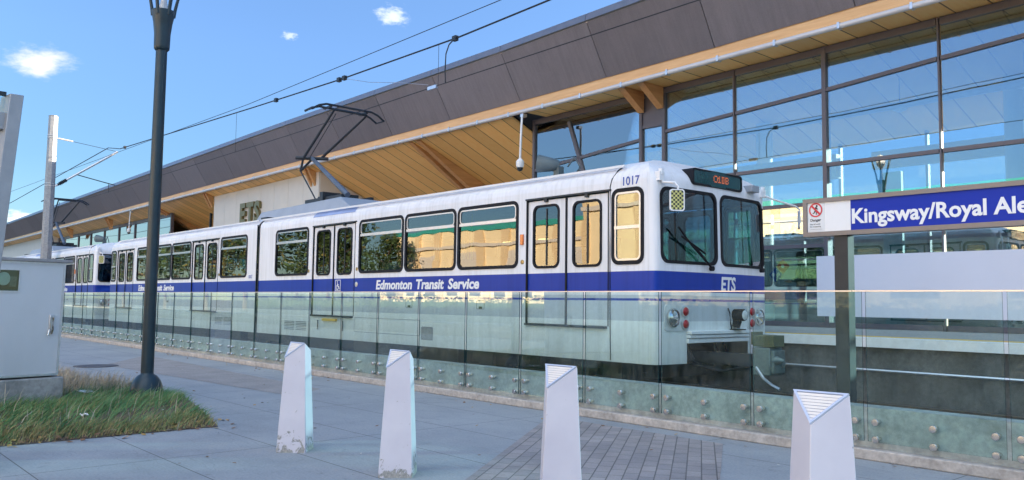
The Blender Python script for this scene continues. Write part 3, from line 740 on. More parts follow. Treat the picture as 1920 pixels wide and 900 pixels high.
# side windows
for fn in (near, far):
    for a, b in WIN+CABW:
        cabw = (a, b) in CABW
        z1 = WZ1-.01 if cabw else WZ1
        w = .05
        o = rrect(a, b, WZ0, z1, .12); i_ = rrect(a+w, b-w, WZ0+w, z1-w, .08)
        f = MB().ring(o, i_, fn, -.03, .014).build('window', BLACK, tram, smooth=40)
        rr = rrect(a+w-.004, b-w+.004, WZ0+w-.004, z1-w+.004, .08)
        mb = MB(); mb.sheet(rr, [], lambda u, v: fn(u, v, -.006)); mb.sheet(rr, [], lambda u, v: fn(u, v, -.012)); mb.build('pane', GLASS_TRAIN, f)
        zb = 2.67 if not cabw else 2.43
        mb = MB()
        for (u0, u1, v0, v1) in ((a+w, b-w, zb-.022, zb+.022),): mb.hexa([fn(u0, v0, -.004), fn(u1, v0, -.004), fn(u1, v1, -.004), fn(u0, v1, -.004)], [fn(u0, v0, .012), fn(u1, v0, .012), fn(u1, v1, .012), fn(u0, v1, .012)])
        q = rrect(a+w+.004, b-w-.004, zb+.02, z1-w-.004, .06); q2 = rrect(a+w+.026, b-w-.026, zb+.03, z1-w-.026, .05)
        if cabw: q = rrect(a+w+.004, b-w-.004, WZ0+w+.004, z1-w-.004, .06); q2 = rrect(a+w+.03, b-w-.03, WZ0+w+.03, z1-w-.03, .05)
        mb.ring(q, q2, fn, -.004, .008); mb.build('sash', ALU, f)
    for a, b in DOORS:
        m_ = (a+b)/2
        for (l, r) in ((a+.006, m_-.012), (m_+.012, b-.006)):
            wl_, wr_ = l+.11, r-.13
            ho = rrect(wl_+.012, wr_-.012, 1.93, 2.845, .09)
            mb = MB(); mb.sheet([(l, DZ0+.004), (r, DZ0+.004), (r, DZ1-.03), (l, DZ1-.03)], [ho], lambda u, v: fn(u, v, -.022))
            lf = mb.build('door_leaf', LIVERY, tram)
            f = MB().ring(rrect(wl_, wr_, 1.915, 2.86, .11), rrect(wl_+.035, wr_-.035, 1.95, 2.825, .08), fn, -.04, -.008).build('door_window', BLACK, lf, smooth=40)
            mb = MB(); rr = rrect(wl_+.03, wr_-.03, 1.945, 2.83, .08); mb.sheet(rr, [], lambda u, v: fn(u, v, -.024)); mb.sheet(rr, [], lambda u, v: fn(u, v, -.030)); mb.v = mb.v
            mb.build('door_pane', GLASS_TRAIN, lf)
            mb = MB()
            hx = (l+r)/2
            mb.hexa([fn(hx-.012, 2.80, -.02), fn(hx+.012, 2.80, -.02), fn(hx+.012, 1.96, -.02), fn(hx-.012, 1.96, -.02)], [fn(hx-.012, 2.80, -.014), fn(hx+.012, 2.80, -.014), fn(hx+.012, 1.96, -.014), fn(hx-.012, 1.96, -.014)])
            mb.build('fold_seam', CHAR, lf)
        def bx(mb, u0, u1, v0, v1, d0, d1): mb.hexa([fn(u0, v0, d0), fn(u1, v0, d0), fn(u1, v1, d0), fn(u0, v1, d0)], [fn(u0, v0, d1), fn(u1, v0, d1), fn(u1, v1, d1), fn(u0, v1, d1)])
        mb = MB(); bx(mb, m_-.016, m_+.016, DZ0, DZ1-.03, -.03, -.006)
        bx(mb, a-.012, a+.010, DZ0, DZ1, -.02, .008); bx(mb, b-.008, b+.008, DZ0, DZ1, -.02, .006); mb.build('door_seal', BLACK, tram)
        mb = MB(); bx(mb, a-.02, b+.05, DZ1-.012, DZ1+.012, -.01, .022)
        for u in ((a+m_)/2, (m_+b)/2): bx(mb, u-.03, u+.03, DZ1-.06, DZ1-.012, -.02, .016)
        mb.build('door_header', CHAR, tram)
        mb = MB(); bx(mb, a-.01, m_+.02, DZ0-.03, DZ0+.004, -.01, .035); bx(mb, m_+.02, b-.02, DZ0-.034, DZ0-.002, -.01, .05); mb.build('door_sill', CHAR, tram)
# windscreens, centre pillar, destination display on both ends
for end, fn in (('front', front), ('back', rearf)):
    for a, b, c, d, r in PANES:
        def dense(u0, u1, v0, v1, r, n=7):
            p = rrect(u0, u1, v0, v1, r, 6); out = []
            for i in range(len(p)):
                q0, q1 = p[i], p[(i+1) % len(p)]; L = hypot(q1[0]-q0[0], q1[1]-q0[1]); k = max(1, int(L/.06))
                out += [(q0[0]+(q1[0]-q0[0])*t/k, q0[1]+(q1[1]-q0[1])*t/k) for t in range(k)]
            return out
        w = .040
        o = dense(a, b, c, d, r)
        cx, cz = (a+b)/2, (c+d)/2
        i_ = [(cx+(u-cx)*(1-2*w/(b-a)), cz+(v-cz)*(1-2*w/(d-c))) for u, v in o]
        f = MB().ring(o, i_, fn, -.03, .012).build('windscreen', BLACK, tram, smooth=50)
        mb = MB(); N1, N2 = 24, 20
        for dd in (-.004, -.010):
            vs = [fn(a+w-.006+(b-a-2*w+.012)*i/N1, c+w-.006+(d-c-2*w+.012)*j/N2, dd) for j in range(N2+1) for i in range(N1+1)]
            fs = [(j*(N1+1)+i, j*(N1+1)+i+1, (j+1)*(N1+1)+i+1, (j+1)*(N1+1)+i) for j in range(N2) for i in range(N1)
                  if inside_rr(a+w+(b-a-2*w)*(i+.5)/N1, c+w+(d-c-2*w)*(j+.5)/N2, a+w-.02, b-w+.02, c+w-.02, d-w+.02, .10)]
            mb.add(vs, fs)
        mb.build('pane', GLASS_WIND, f, smooth=60)
    o = rrect(9.19, 10.38, 3.035, 3.265, .05); i_ = rrect(9.22, 10.35, 3.062, 3.238, .03)
    base = lambda u, v, d: fn(u, v, 0) if d < 0 else (fn(YC, 3.03, 0)[0]+(.012+d)*(1 if end == 'front' else -1)-(abs(u-YC)**2)*.035*(1 if end == 'front' else -1), u, v)
    f = MB().ring(o, i_, base, -.1, .012).build('destination_display', BLACK, tram)
    mb = MB(); vs = [base(9.2+1.17*i/12, z, .003) for z in (3.045, 3.255) for i in range(13)]; mb.add(vs, [(i, i+1, 14+i, 13+i) for i in range(12)])
    mb.build('display_glass', mat('display_glass', (.008, .055, .055), .12, var=.1, coat=.6), f)
    if end == 'front':
        dots = MB(); random.seed(3)
        glyph = ["01110010011101110", "10001110010101001", "10001010010101110", "10001010010101001", "01110111011101110"]
        for r_, row in enumerate(glyph):
            for c_, ch in enumerate(row):
                if ch == '1':
                    u, v = 9.66+c_*.022, 3.19-r_*.02
                    vs = [base(u+a_, v+b_, .008) for a_, b_ in ((0, 0), (.016, 0), (.016, .014), (0, .014))]; dots.add(vs, [(0, 1, 2, 3)])
        dots.build('amber_digits', emis('amber_led', (1.0, .20, .06), .08), f)
# white drip rail along the roof edge
for fn_y in (8.50, 11.05):
    MB().box(-18.40, -7.28, fn_y-.02, fn_y+.02, 3.25, 3.285).build('roof_rail', WHITE, tram); MB().box(-29.3, -18.6, fn_y-.02, fn_y+.02, 3.25, 3.285).build('roof_rail', WHITE, tram)
# articulation joint
j = MB()
pts = [(y, ztop(y)-.05) for y in ys]
j.prism([(-18.57, 8.53, .72)]+[(-18.57, YC+(y-YC)*.955, z) for y, z in pts]+[(-18.57, 11.02, .72)], (.14, 0, 0)); j.build('articulation_bellows', BLACK, tram)
cr = MB()
for y0, y1 in ((8.435, 8.455),):
    cr.box(-18.46, -18.435, y0, y1, ZB, ZS+.1); cr.box(-18.565, -18.54, y0, y1, ZB, ZS+.1)
cr.box(-18.66, -18.34, 8.56, 8.9, 3.30, 3.345)
cr.build('joint_edge', CHAR, tram)
# seams, hatches, grilles
def seam(pts, r=.006): return MB().tube(pts, r, 5)
s1 = seam([(-7.485, YN-.001, ZB+.02), (-7.495, YN-.001, 1.2), (-7.50, YN-.001, 2.2), (-7.50, YN-.001, 3.0), (-7.47, YN+.004, 3.10), (-7.40, YN+.05, 3.22), (-7.36, YN+.16, 3.30)], .008); s1.build('cab_seam', BLACK, tram)
def outline(u0, u1, v0, v1, name, m, w=.008):
    return MB().ring(rrect(u0, u1, v0, v1, .02, 2), rrect(u0+w, u1-w, v0+w, v1-w, .015, 2), near, -.005, .004).build(name, m, tram)
SEAMG = mat('panel_gap', (.22, .22, .24), .7)
outline(-14.1, -11.9, .80, 1.08, 'hatch', SEAMG); outline(-25.9, -23.7, .80, 1.08, 'hatch', SEAMG)
for u0 in (-12.35, -10.35, -24.5, -26.6): outline(u0, u0+.2, 1.29, 1.44, 'filler_flap', SEAMG, .010); MB().box(u0+.06, u0+.14, YN-.006, YN, 1.30, 1.335).build('latch', CHAR, tram)
outline(-11.86, -11.52, .74, .97, 'filter_frame', SEAMG, .03)
MB().box(-11.83, -11.55, YN-.004, YN+.002, .77, .94).build('filter', mat('filter_mesh', (.30, .30, .30), .7, fine=80), tram)
for gx0 in (-17.05, -16.50, -20.9, -20.35):
    g_ = MB()
    for k in range(6): g_.box(gx0, gx0+.46, YN-.006, YN+.001, .76+.034*k, .776+.034*k)
    g_.build('vent_grille', mat('vent_dark', (.20, .21, .22), .6), tram)
MB().box(-9.30, -9.235, YN-.03, YN, 2.28, 2.44).build('marker_lamp', ORANGE, tram, bevel=.008)
for x in (-9.265, -14.05, -16.0, -20.76, -22.70): MB().lathe((x, YN+.002, 2.02), [(.035, 0), (.035, .012), (.022, .014), (.022, .008)], 14, (0, -1, 0)).build('door_button', mat('brass', (.40, .30, .14), .3, .8), tram, smooth=40)
MB().lathe((-14.06, YN+.002, 1.72), [(.05, 0), (.05, .006), (.04, .008), (.01, .008)], 16, (0, -1, 0)).build('round_badge', ALU, tram, smooth=40)
# yellow wheelchair step under the middle door
MB().box(-15.3, -14.75, YN-.05, YN-.01, .985, 1.035).build('step_edge', YELLOW, tram)
MB().tube([(-15.5, YN-.03, 1.0), (-15.5, YN-.03, .80)], .012, 6).build('step_bracket', CHAR, tram); MB().tube([(-14.5, YN-.03, 1.0), (-14.5, YN-.03, .80)], .012, 6).build('step_bracket', CHAR, tram)
# lettering
nl = lambda x, z: (lambda u, v, d: (x+u, YN-.0025-d, z+v))
for x0 in (-13.36, -27.0):
    for wd, off in (('Edmonton', 0), ('Transit', 1.30), ('Service', 2.24)):
        text(wd, .235, SIGNWHITE, 'side_lettering', tram, nl(x0+off, 1.625), bold=.008, shear=.14, sx=1.20)
text('1017', .165, BLUE, 'number', tram, nl(-7.30, 2.995), bold=.002, sx=.95)
text('1017', .12, BLUE, 'number', tram, nl(-19.0, 1.90), bold=.001, sx=.9)
text('ETS', .27, SIGNWHITE, 'front_lettering', tram, lambda u, v, d: (front_x(9.80+u, 1.6)+.004+d, 9.80+u, 1.605+v), bold=.008, shear=.10, sx=.86)
def chair_symbol(x, z, h, m, box):
    mb = MB(); f = lambda u, v, d=.004: (x+u*h, YN-d, z+v*h)
    mb.ring([(.5+.5*cos(a)*.52*.9-.12, .32+.27*sin(a)) for a in [2*pi*k/18 for k in range(18)]], [(.5+.5*cos(a)*.36*.9-.12, .32+.185*sin(a)) for a in [2*pi*k/18 for k in range(18)]], f, 0, .004)
    def st_(p, q, w):
        (a, b), (c, d) = p, q; L = hypot(c-a, d-b); nx, ny = -(d-b)/L*w/2, (c-a)/L*w/2
        mb.prism([f(a+nx, b+ny, .005), f(c+nx, d+ny, .005), f(c-nx, d-ny, .005), f(a-nx, b-ny, .005)], (0, .004, 0))
    st_((.40, .78), (.44, .42), .09); st_((.44, .42), (.70, .42), .09); st_((.68, .44), (.80, .14), .09); st_((.42, .60), (.64, .60), .07)
    mb.prism([f(.39+.07*cos(a), .88+.07*sin(a), .005) for a in [2*pi*k/12 for k in range(12)]], (0, .004, 0))
    if box: mb.ring([f_ for f_ in ((-.02, -.05), (1.0, -.05), (1.0, 1.08), (-.02, 1.08))], [(.04, .01), (.94, .01), (.94, 1.02), (.04, 1.02)], f, 0, .004)
    return mb.build('wheelchair_symbol', m, tram)
chair_symbol(-14.86, 1.60, .20, SIGNWHITE, True)
# roof-edge access stripe over the middle door
mb = MB()
def roofstrip(u, t): y = YC-HW*cos(t); return (u, y-.004, ztop(y)+.004)
mb.add([roofstrip(-15.9+1.7*i/8, .16+.10*k) for k in range(4) for i in range(9)], [(k*9+i, k*9+i+1, (k+1)*9+i+1, (k+1)*9+i) for k in range(3) for i in range(8)])
mb.build('access_stripe', mat('faded_blue', (.30, .38, .62), .4, var=.25, scale=1.5), tram, smooth=60)
# lamps on the front
def lamps(fn, sg):
    for y0 in (8.62, 10.49):
        side = 1 if y0 < 9 else -1
        o = rrect(y0-.01, y0+.46, 1.06, 1.40, .05); mb = MB(); mb.sheet(o, [], lambda u, v: fn(u, v, .014)); mb.ring(o, rrect(y0, y0+.45, 1.07, 1.39, .045), fn, 0, .014)
        hp = mb.build('headlight_panel', mat('lamp_panel', (.60, .61, .62), .4), tram)
        hy = y0+.14 if side > 0 else y0+.31; ry = y0+.37 if side > 0 else y0+.08
        c = Vector(fn(hy, 1.235, .01)); MB().lathe(c, [(.125, 0), (.125, .03), (.108, .035), (.105, .012), (.02, .004)], 22, (sg, 0, 0)).build('headlight', STEEL, hp, smooth=40)
        MB().lathe(c, [(.100, .026), (.07, .042), (.01, .048)], 22, (sg, 0, 0)).build('headlight_lens', mat('lens_clear', (.55, .58, .60), .12, .85, coat=1), hp, smooth=60)
        for z in (1.315, 1.150):
            c = Vector(fn(ry, z, .012)); MB().lathe(c, [(.074, 0), (.074, .022), (.06, .024)], 18, (sg, 0, 0)).build('lamp_rim', ALU, hp, smooth=40)
            MB().lathe(c, [(.060, .02), (.05, .040), (.01, .05)], 18, (sg, 0, 0)).build('tail_lamp', RED, hp, smooth=60)
lamps(front, 1); lamps(rearf, -1)
# bumper beam over the coupler recess
bp = MB()
for k, (z0, z1, d) in enumerate(((.895, .955, .05), (.962, 1.005, .075), (1.012, 1.06, .10))): bp.box(-6.95, -6.70+d, 9.05, 10.50, z0, z1)
bp.build('bumper', WHITE, tram, bevel=.008)
MB().box(REAR0-.12, REAR0+.2, 9.05, 10.50, .90, 1.06).build('bumper', WHITE, tram, bevel=.008)
rec = MB(); rec.box(-7.6, -7.5, 8.7, 10.85, .35, 1.0); rec.build('recess_back', DARK, tram)
ax = MB(); ax.lathe((-6.62, 10.15, 1.27), [(.055, -.14), (.082, -.12), (.085, .10), (.075, .12)], 18, (1, 0, 0)); ax.bar((-6.62, 10.15, 1.20), (-6.64, 10.12, 1.10), .09, .09, (1, 0, 0)); ax.bar((-6.6, 10.12, 1.075), (-6.6, 10.12, 1.06), .2, .14, (1, 0, 0))
a_ = ax.build('auxiliary_lamp', mat('matte_black', (.006, .006, .008), .85, var=.2, spec=.05), tram, smooth=40); MB().lathe((-6.62, 10.15, 1.27), [(.072, .119), (.05, .128), (.01, .132)], 18, (1, 0, 0)).build('lamp_lens', mat('lens_grey', (.6, .63, .65), .1, coat=1), a_, smooth=60)
MB().tube([(-6.66, 9.98, 1.36), (-6.60, 9.93, 1.30), (-6.60, 9.95, 1.15), (-6.62, 10.0, 1.08)], .010, 6).build('hose', BLACK, tram)
cp = MB(); cp.box(-7.4, -6.04, 9.70, 9.85, .60, .76); cp.build('coupler_shank', DARK, tram)
CPL = mat('coupler_paint', (.13, .17, .17), .55, .2, var=.4, scale=9)
cp = MB(); cp.box(-6.06, -5.80, 9.62, 9.93, .50, .86); cp.box(-5.80, -5.75, 9.64, 9.91, .53, .83); cp.lathe((-5.78, 9.70, .70), [(.075, 0), (.02, .13)], 12, (1, 0, 0)); cp.lathe((-5.77, 9.85, .66), [(.06, 0), (.06, .03)], 12, (1, 0, 0)); cp.build('coupler_head', CPL, tram, bevel=.012)
cp = MB(); cp.box(-6.06, -5.76, 9.64, 9.91, .87, 1.02); cp.box(-6.10, -6.06, 9.66, 9.89, .89, 1.06)
for k in range(6): cp.box(-6.03+.045*k, -6.01+.045*k, 9.632, 9.642, .885, 1.0)
cp.build('electric_head', mat('olive_box', (.10, .11, .06), .6), tram, bevel=.008)
for yy in (9.3, 9.45, 10.1, 10.3): MB().tube([(-7.0, yy, .95), (-6.85, yy, .62), (-6.5, yy+(9.77-yy)*.5, .52), (-6.05, 9.7+(yy-9.77)*.15, .62)], .018, 6).build('air_hose', BLACK, tram)
MB().tube([(-6.0, 9.62, .6), (-5.85, 9.55, .47), (-5.70, 9.5, .40), (-5.58, 9.48, .36)], .02, 8).build('uncoupling_hose', ALU, tram)
cp = MB(); cp.box(-30.4, -29.3, 9.6, 9.95, .55, .85); cp.box(-31.1, -30.4, 9.6, 9.95, .52, .88); cp.build('coupler_head', DARK, tram)
# underframe and bogies
uf = MB()
for a, b in ((-7.9, -7.55), (-14.6, -11.2), (-17.2, -15.2), (-21.6, -20.0), (-26.0, -22.2), (-29.4, -29.0)): uf.box(a, b, 8.75, 10.8, .38, 1.0)
uf.box(-29.6, -7.6, 9.2, 10.35, .5, 1.0); uf.build('underframe', DARK, tram)
for x in (-9.6, -18.5, -27.4):
    b = MB(); b.box(x-1.35, x+1.35, 8.86, 9.0, .42, .66); b.box(x-1.35, x+1.35, 10.55, 10.69, .42, .66); b.box(x-.3, x+.3, 9.0, 10.55, .4, .7)
    for dx in (-.9, .9): b.box(x+dx-.16, x+dx+.16, 8.80, 8.87, .34, .60)
    bo = b.build('bogie', DARK, tram)
    for dx in (-.9, .9):
        for y in (9.02, 10.46): MB().lathe((x+dx, y, .20+.33), [(.33, 0), (.33, .10), (.36, .105), (.36, .13)], 26, (0, 1, 0)).build('wheel', mat('wheel_steel', (.12, .11, .10), .5, .6), bo, smooth=40)
sb = MB(); sb.hexa([(-8.05, 8.50, .63), (-7.8, 8.50, .63), (-7.8, 8.6, .63), (-8.05, 8.6, .63)], [(-8.08, 8.48, .52), (-7.76, 8.48, .52), (-7.76, 8.6, .52), (-8.08, 8.6, .52)]); sb.build('step', CHAR, tram)
# mirrors
def mirror(y0, sy, fn):
    m1 = MB(); x0 = fn(y0, 3.05)[0]; sx = 1 if fn is front else -1
    m1.box(x0-.03, x0+.05, y0-.05, y0+.05, 3.02, 3.14); m1.lathe((x0+.03*sx, y0, 3.10), [(.03, 0), (.03, .08)], 10)
    if sy < 0: pts = [(x0+.02*sx, y0, 3.06), (x0+.05*sx, y0+.02, 3.0), (x0+.22*sx, y0+.05, 2.98), (x0+.26*sx, y0+.06, 2.93), (x0+.26*sx, y0+.05, 2.70)]; c = (x0+.25*sx, y0+.04, 2.745)
    else: pts = [(x0+.03*sx, y0, 3.06), (x0+.12*sx, y0+.15, 3.0), (x0+.26*sx, y0+.52, 2.92), (x0+.28*sx, y0+.62, 2.88), (x0+.28*sx, y0+.62, 2.66)]; c = (x0+.26*sx, y0+.60, 2.71)
    m1.tube(pts, .016, 8); mm = m1.build('mirror_arm', SIGNWHITE, tram, smooth=40)
    cx, cy, cz = c
    dx, dy = (.055, -.075) if sy < 0 else (.04, .03)
    n_ = Vector((.80*sx, -.60, 0)) if sy < 0 else Vector((.45*sx, -.9, 0)); tdir = Vector((-n_.y, n_.x, 0)).normalized()
    if sy > 0: n_ = Vector((.88*sx, .47, 0)); tdir = Vector((-n_.y, n_.x, 0)).normalized()
    mb = MB(); MS = .82; ho = rrect(-.11*MS, .11*MS, -.165*MS, .165*MS, .03); n_.normalize()
    mb.prism([Vector(c)+tdir*u+Vector((0, 0, v))+n_*.0 for u, v in ho], n_*.03)
    mb.build('mirror', GREYBOX if sy > 0 else mat('checker_mirror', (.03, .035, .02), .5), mm)
    if sy < 0:
        ck = MB()
        for i in range(6):
            for k in range(9):
                if (i+k) % 2 == 0:
                    u, v = (-.099+.033*i)*MS, (-.1485+.033*k)*MS; cs_ = .033*MS
                    ck.prism([Vector(c)+tdir*(u+a)+Vector((0, 0, v+b))+n_*.031 for a, b in ((0, 0), (cs_, 0), (cs_, cs_), (0, cs_))], n_*.001)
        ck.build('checker_pattern', mat('checker_yellow', (.62, .60, .22), .5), mm)
        rim = MB(); rim.ring([(u*MS, v*MS) for u, v in rrect(-.118, .118, -.173, .173, .045)], [(u*MS, v*MS) for u, v in rrect(-.100, .100, -.155, .155, .035)], lambda u, v, d: tuple(Vector(c)+tdir*u+Vector((0, 0, v))+n_*d), 0, .034); rim.build('mirror_rim', SIGNWHITE, mm)
mirror(8.56, -1, front); mirror(10.99, 1, front)
# wipers
def wiper(p, q, r):
    mb = MB(); mb.tube([p, q], .016, 6); d = (Vector(r)-Vector(q)); mb.tube([Vector(q)-d*.5, Vector(q)+d*.5], .014, 6); mb.lathe(Vector(p)+Vector((-.03, 0, 0)), [(.035, 0), (.035, .05)], 10, (1, 0, 0)); mb.build('wiper', BLACK, tram)
wiper((-6.60, 9.52, 1.90), (-6.60, 9.10, 2.20), (-6.60, 9.62, 2.75-.75)); wiper((-6.62, 10.80, 1.92), (-6.60, 10.78, 2.40), (-6.60, 10.80, 1.55))
MB().tube([(-6.605, 8.78, 2.42), (-6.60, 9.05, 2.20), (-6.60, 9.42, 1.97)], .013, 6).build('wiper', BLACK, tram)
MB().tube([(-6.62, 10.74, 2.62), (-6.60, 10.80, 2.25), (-6.62, 10.83, 2.0)], .014, 6).build('wiper', BLACK, tram)
MB().box(-6.86, -6.62, 10.55, 10.75, 3.06, 3.16).build('camera_box', GREYBOX, tram, bevel=.01)
# roof equipment and pantograph
hd = MB(); hd.hexa([(-20.0, 8.95, 3.25), (-15.0, 8.95, 3.25), (-15.0, 10.6, 3.25), (-20.0, 10.6, 3.25)], [(-19.8, 9.08, 3.60), (-15.9, 9.08, 3.66), (-15.9, 10.47, 3.66), (-19.8, 10.47, 3.60)]); hd.build('roof_hood', GREYBOX, tram, bevel=.03)
for x in (-13.3, -10.1, -22.6, -26.2): MB().prism([(x, 9.35, 3.36), (x, 9.42, 3.50), (x, 10.1, 3.50), (x, 10.2, 3.36)], (.95, 0, 0)).build('roof_vent', CHAR, tram, bevel=.03)
hn = MB(); hn.lathe((-9.55, 9.5, 3.66), [(.07, 0), (.10, .06), (.15, .34), (.14, .36)], 16, (-.75, -.6, .1)); hn.box(-9.62, -9.5, 9.44, 9.56, 3.38, 3.64); hn.tube([(-9.35, 9.5, 3.62), (-9.2, 9.5, 3.75), (-9.1, 9.52, 3.6), (-9.2, 9.6, 3.4)], .015, 6); hn  .build('floodlight', mat('horn_grey', (.09, .12, .13), .5), tram, smooth=45)
pg = MB(); pg.box(-18.0, -16.3, 9.35, 9.43, 3.70, 3.78); pg.box(-18.0, -16.3, 10.12, 10.20, 3.70, 3.78); pg.box(-17.2, -17.05, 9.3, 10.25, 3.70, 3.90); pg.box(-17.75, -17.2, 9.55, 9.75, 3.74, 3.86); pg.lathe((-18.2, 9.6, 3.76), [(.06, 0), (.06, .55)], 10, (1, 0, 0))
for x in (-17.9, -16.4):
    for y in (9.39, 10.16): pg.lathe((x, y, 3.62), [(.06, 0), (.04, .03), (.06, .06), (.04, .09)], 10)
po = pg.build('pantograph_base', CHAR, tram)
kn = (-18.5, YC, 4.90)
ar = MB(); ar.tube([(-16.75, YC, 3.84), kn], [.07, .05], 10); ar.build('lower_arm', mat('arm_grey', (.12, .15, .20), .5, .3), po, smooth=40)
ar = MB(); ar.tube([(-18.0, 9.62, 3.84), (-18.88, 9.66, 4.62)], .018, 6); ar.tube([(-18.88, 9.66, 4.62), (-18.55, YC, 4.88)], .03, 6); ar.tube([(-18.88, 9.66, 4.62), (-18.84, 9.7, 4.93)], .03, 6); ar.tube([(-18.84, 9.5, 4.93), (-18.3, 10.1, 4.91)], .045, 8); ar.build('linkage', CHAR, po, smooth=40)
ar = MB(); ar.tube([(-18.62, 9.60, 4.92), (-16.95, 9.48, 5.83)], [.035, .026], 8); ar.tube([(-18.45, 9.98, 4.92), (-16.95, 10.36, 5.83)], [.035, .024], 8); ar.tube([(-18.5, 9.68, 4.88), (-17.0, 9.55, 5.75)], .010, 6); ar.tube([(-16.95, 9.48, 5.83), (-16.95, 10.36, 5.83)], .025, 6); ar.build('upper_arm', CHAR, po, smooth=40)
hdm = MB()
for x in (-17.12, -16.78): hdm.tube([(x, 8.82, 5.72), (x, 9.0, 5.83), (x, 9.18, 5.885), (x, 10.37, 5.885), (x, 10.55, 5.83), (x, 10.73, 5.72)], .026, 8)
for y in (9.3, 10.25): hdm.box(-17.12, -16.78, y-.03, y+.03, 5.83, 5.87)
for y in (8.82, 10.73): hdm.tube([(-17.12, y, 5.72), (-16.78, y, 5.72)], .016, 6)
hdm.build('collector_head', CHAR, po, smooth=40)

# the tram coupled behind: a copy standing 25 m further left
t2 = copy_tree(tram); t2.location.x -= 25.10
t2['label'] = 'second tram coupled behind, mostly hidden by the grey cabinet and the catenary pole'
for ch in list(t2.children):
    if ch.name.startswith(('number', 'wheelchair', 'coupler', 'electric_head', 'uncoupling')):
        for g in list(ch.children): bpy.data.objects.remove(g)
        bpy.data.objects.remove(ch)

# ------------------------------------------------------------------ station name sign
sg = thing('station_sign', 'blue name sign reading Kingsway with a danger notice, on a dark steel post', 'sign', (-4.04, 8.08, 0))
MB().box(-4.115, -3.97, 8.06, 8.20, .05, 2.13).build('post', mat('post_steel', (.035, .032, .03), .6, 0), sg, bevel=.006)
MB().box(-.3, -.155, 8.06, 8.20, .05, 2.13).build('post', mat('post_steel', (.035, .032, .03), .6, 0), sg, bevel=.006)
fr = MB(); X0, X1, Z0, Z1 = -4.44, .55, 2.13, 2.525
fr.ring([(X0, Z0), (X1, Z0), (X1, Z1), (X0, Z1)], [(X0+.045, Z0+.045), (X1-.045, Z0+.045), (X1-.045, Z1-.045), (X0+.045, Z1-.045)], lambda u, v, d: (u, 8.05-d, v), -.13, .015)
fr.build('frame', mat('sign_frame', (.20, .18, .18), .4, .3, var=.08), sg)
MB().box(X0+.04, X1-.04, 8.07, 8.16, Z0+.04, Z1-.04).build('back_box', CHAR, sg)
MB().box(-4.395, -3.93, 8.052, 8.07, Z0+.045, Z1-.045).build('white_panel', SIGNWHITE, sg)
MB().box(-3.93, X1-.045, 8.052, 8.07, Z0+.045, Z1-.045).build('blue_panel', SIGNBLUE, sg)
text('Kingsway/Royal Alex', .205, SIGNWHITE, 'lettering', sg, lambda u, v, d: (-3.925+u, 8.049-d, 2.245+v), bold=.0055, sx=.975)
dn = MB().box(-4.39, -4.205, 8.048, 8.052, 2.185, 2.475).build('danger_notice', mat('notice_white', (.72, .72, .73), .5, var=.02), sg)
cc = (-4.30, 2.405); f = lambda u, v, d=0: (cc[0]+u, 8.046-d, cc[1]+v)
mb = MB(); circ = [2*pi*k/32 for k in range(32)]
mb.ring([(.074*cos(a), .074*sin(a)) for a in circ], [(.060*cos(a), .060*sin(a)) for a in circ], f, 0, .002)
mb.hexa([f(-.05, .036), f(-.036, .05), f(.05, -.036), f(.036, -.05)], [f(-.05, .036, .003), f(-.036, .05, .003), f(.05, -.036, .003), f(.036, -.05, .003)]); mb.build('prohibition_ring', SIGNRED, dn)
mb = MB()
def stroke(p, q, w): 
    d = Vector((q[0]-p[0], q[1]-p[1])).normalized(); n = Vector((-d.y, d.x))*w/2
    P4 = [(p[0]+n.x, p[1]+n.y), (q[0]+n.x, q[1]+n.y), (q[0]-n.x, q[1]-n.y), (p[0]-n.x, p[1]-n.y)]
    mb.hexa([f(*c) for c in P4], [f(*c, .0012) for c in P4])
mb.prism([f(.012+.010*cos(a), .042+.010*sin(a)) for a in [2*pi*k/12 for k in range(12)]], (0, -.0012, 0))
stroke((.006, .030), (-.006, -.006), .018); stroke((.004, .026), (.024, .006), .007); stroke((.0, .026), (-.024, .012), .007)
stroke((-.006, -.006), (.010, -.026), .009); stroke((.010, -.026), (.004, -.048), .008); stroke((-.006, -.006), (-.018, -.030), .009); stroke((-.018, -.030), (-.034, -.034), .008)
mb.build('running_figure', BLACK, dn)
text('Danger', .040, BLACK, 'notice_heading', dn, lambda u, v, d: (-4.362+u, 8.0465-d, 2.288+v), bold=.0006, sx=1.0, depth=.001)
text('Stay off tracks', .020, CHAR, 'notice_text', dn, lambda u, v, d: (-4.366+u, 8.0465-d, 2.252+v), sx=1.0, depth=.001)
text('No trespassing', .020, CHAR, 'notice_text', dn, lambda u, v, d: (-4.366+u, 8.0465-d, 2.226+v), sx=1.0, depth=.001)
mb = MB(); mb.box(-4.366, -4.23, 8.0455, 8.0468, 2.203, 2.2045); mb.build('notice_line', CHAR, dn)

# ------------------------------------------------------------------ street lamp
lp = thing('street_lamp', 'tall dark green street lamp with a domed base and flared crown, standing in the grass', 'street lamp', (-12.51, 4.09, 0))
LX, LY = -12.51, 4.09
MB().lathe((LX, LY, 0), [(.225, -.01), (.228, .05), (.215, .14), (.185, .22), (.135, .285), (.092, .31), (.085, .33)], 28).build('base_cover', LAMP, lp, smooth=50)
pl = MB(); NF = 16; vs, fs = [], []
for h, r in ((.28, .088), (2.6, .084), (5.12, .080)):
    for k in range(NF*2): a = pi*k/NF; rr = r*(1 if k % 2 else .93); vs.append((LX+rr*cos(a), LY+rr*sin(a), h))
for i in range(2):
    for k in range(NF*2): fs.append((i*NF*2+k, i*NF*2+(k+1) % (NF*2), (i+1)*NF*2+(k+1) % (NF*2), (i+1)*NF*2+k))
pl.add(vs, fs); pl.build('pole', LAMP, lp, smooth=60)
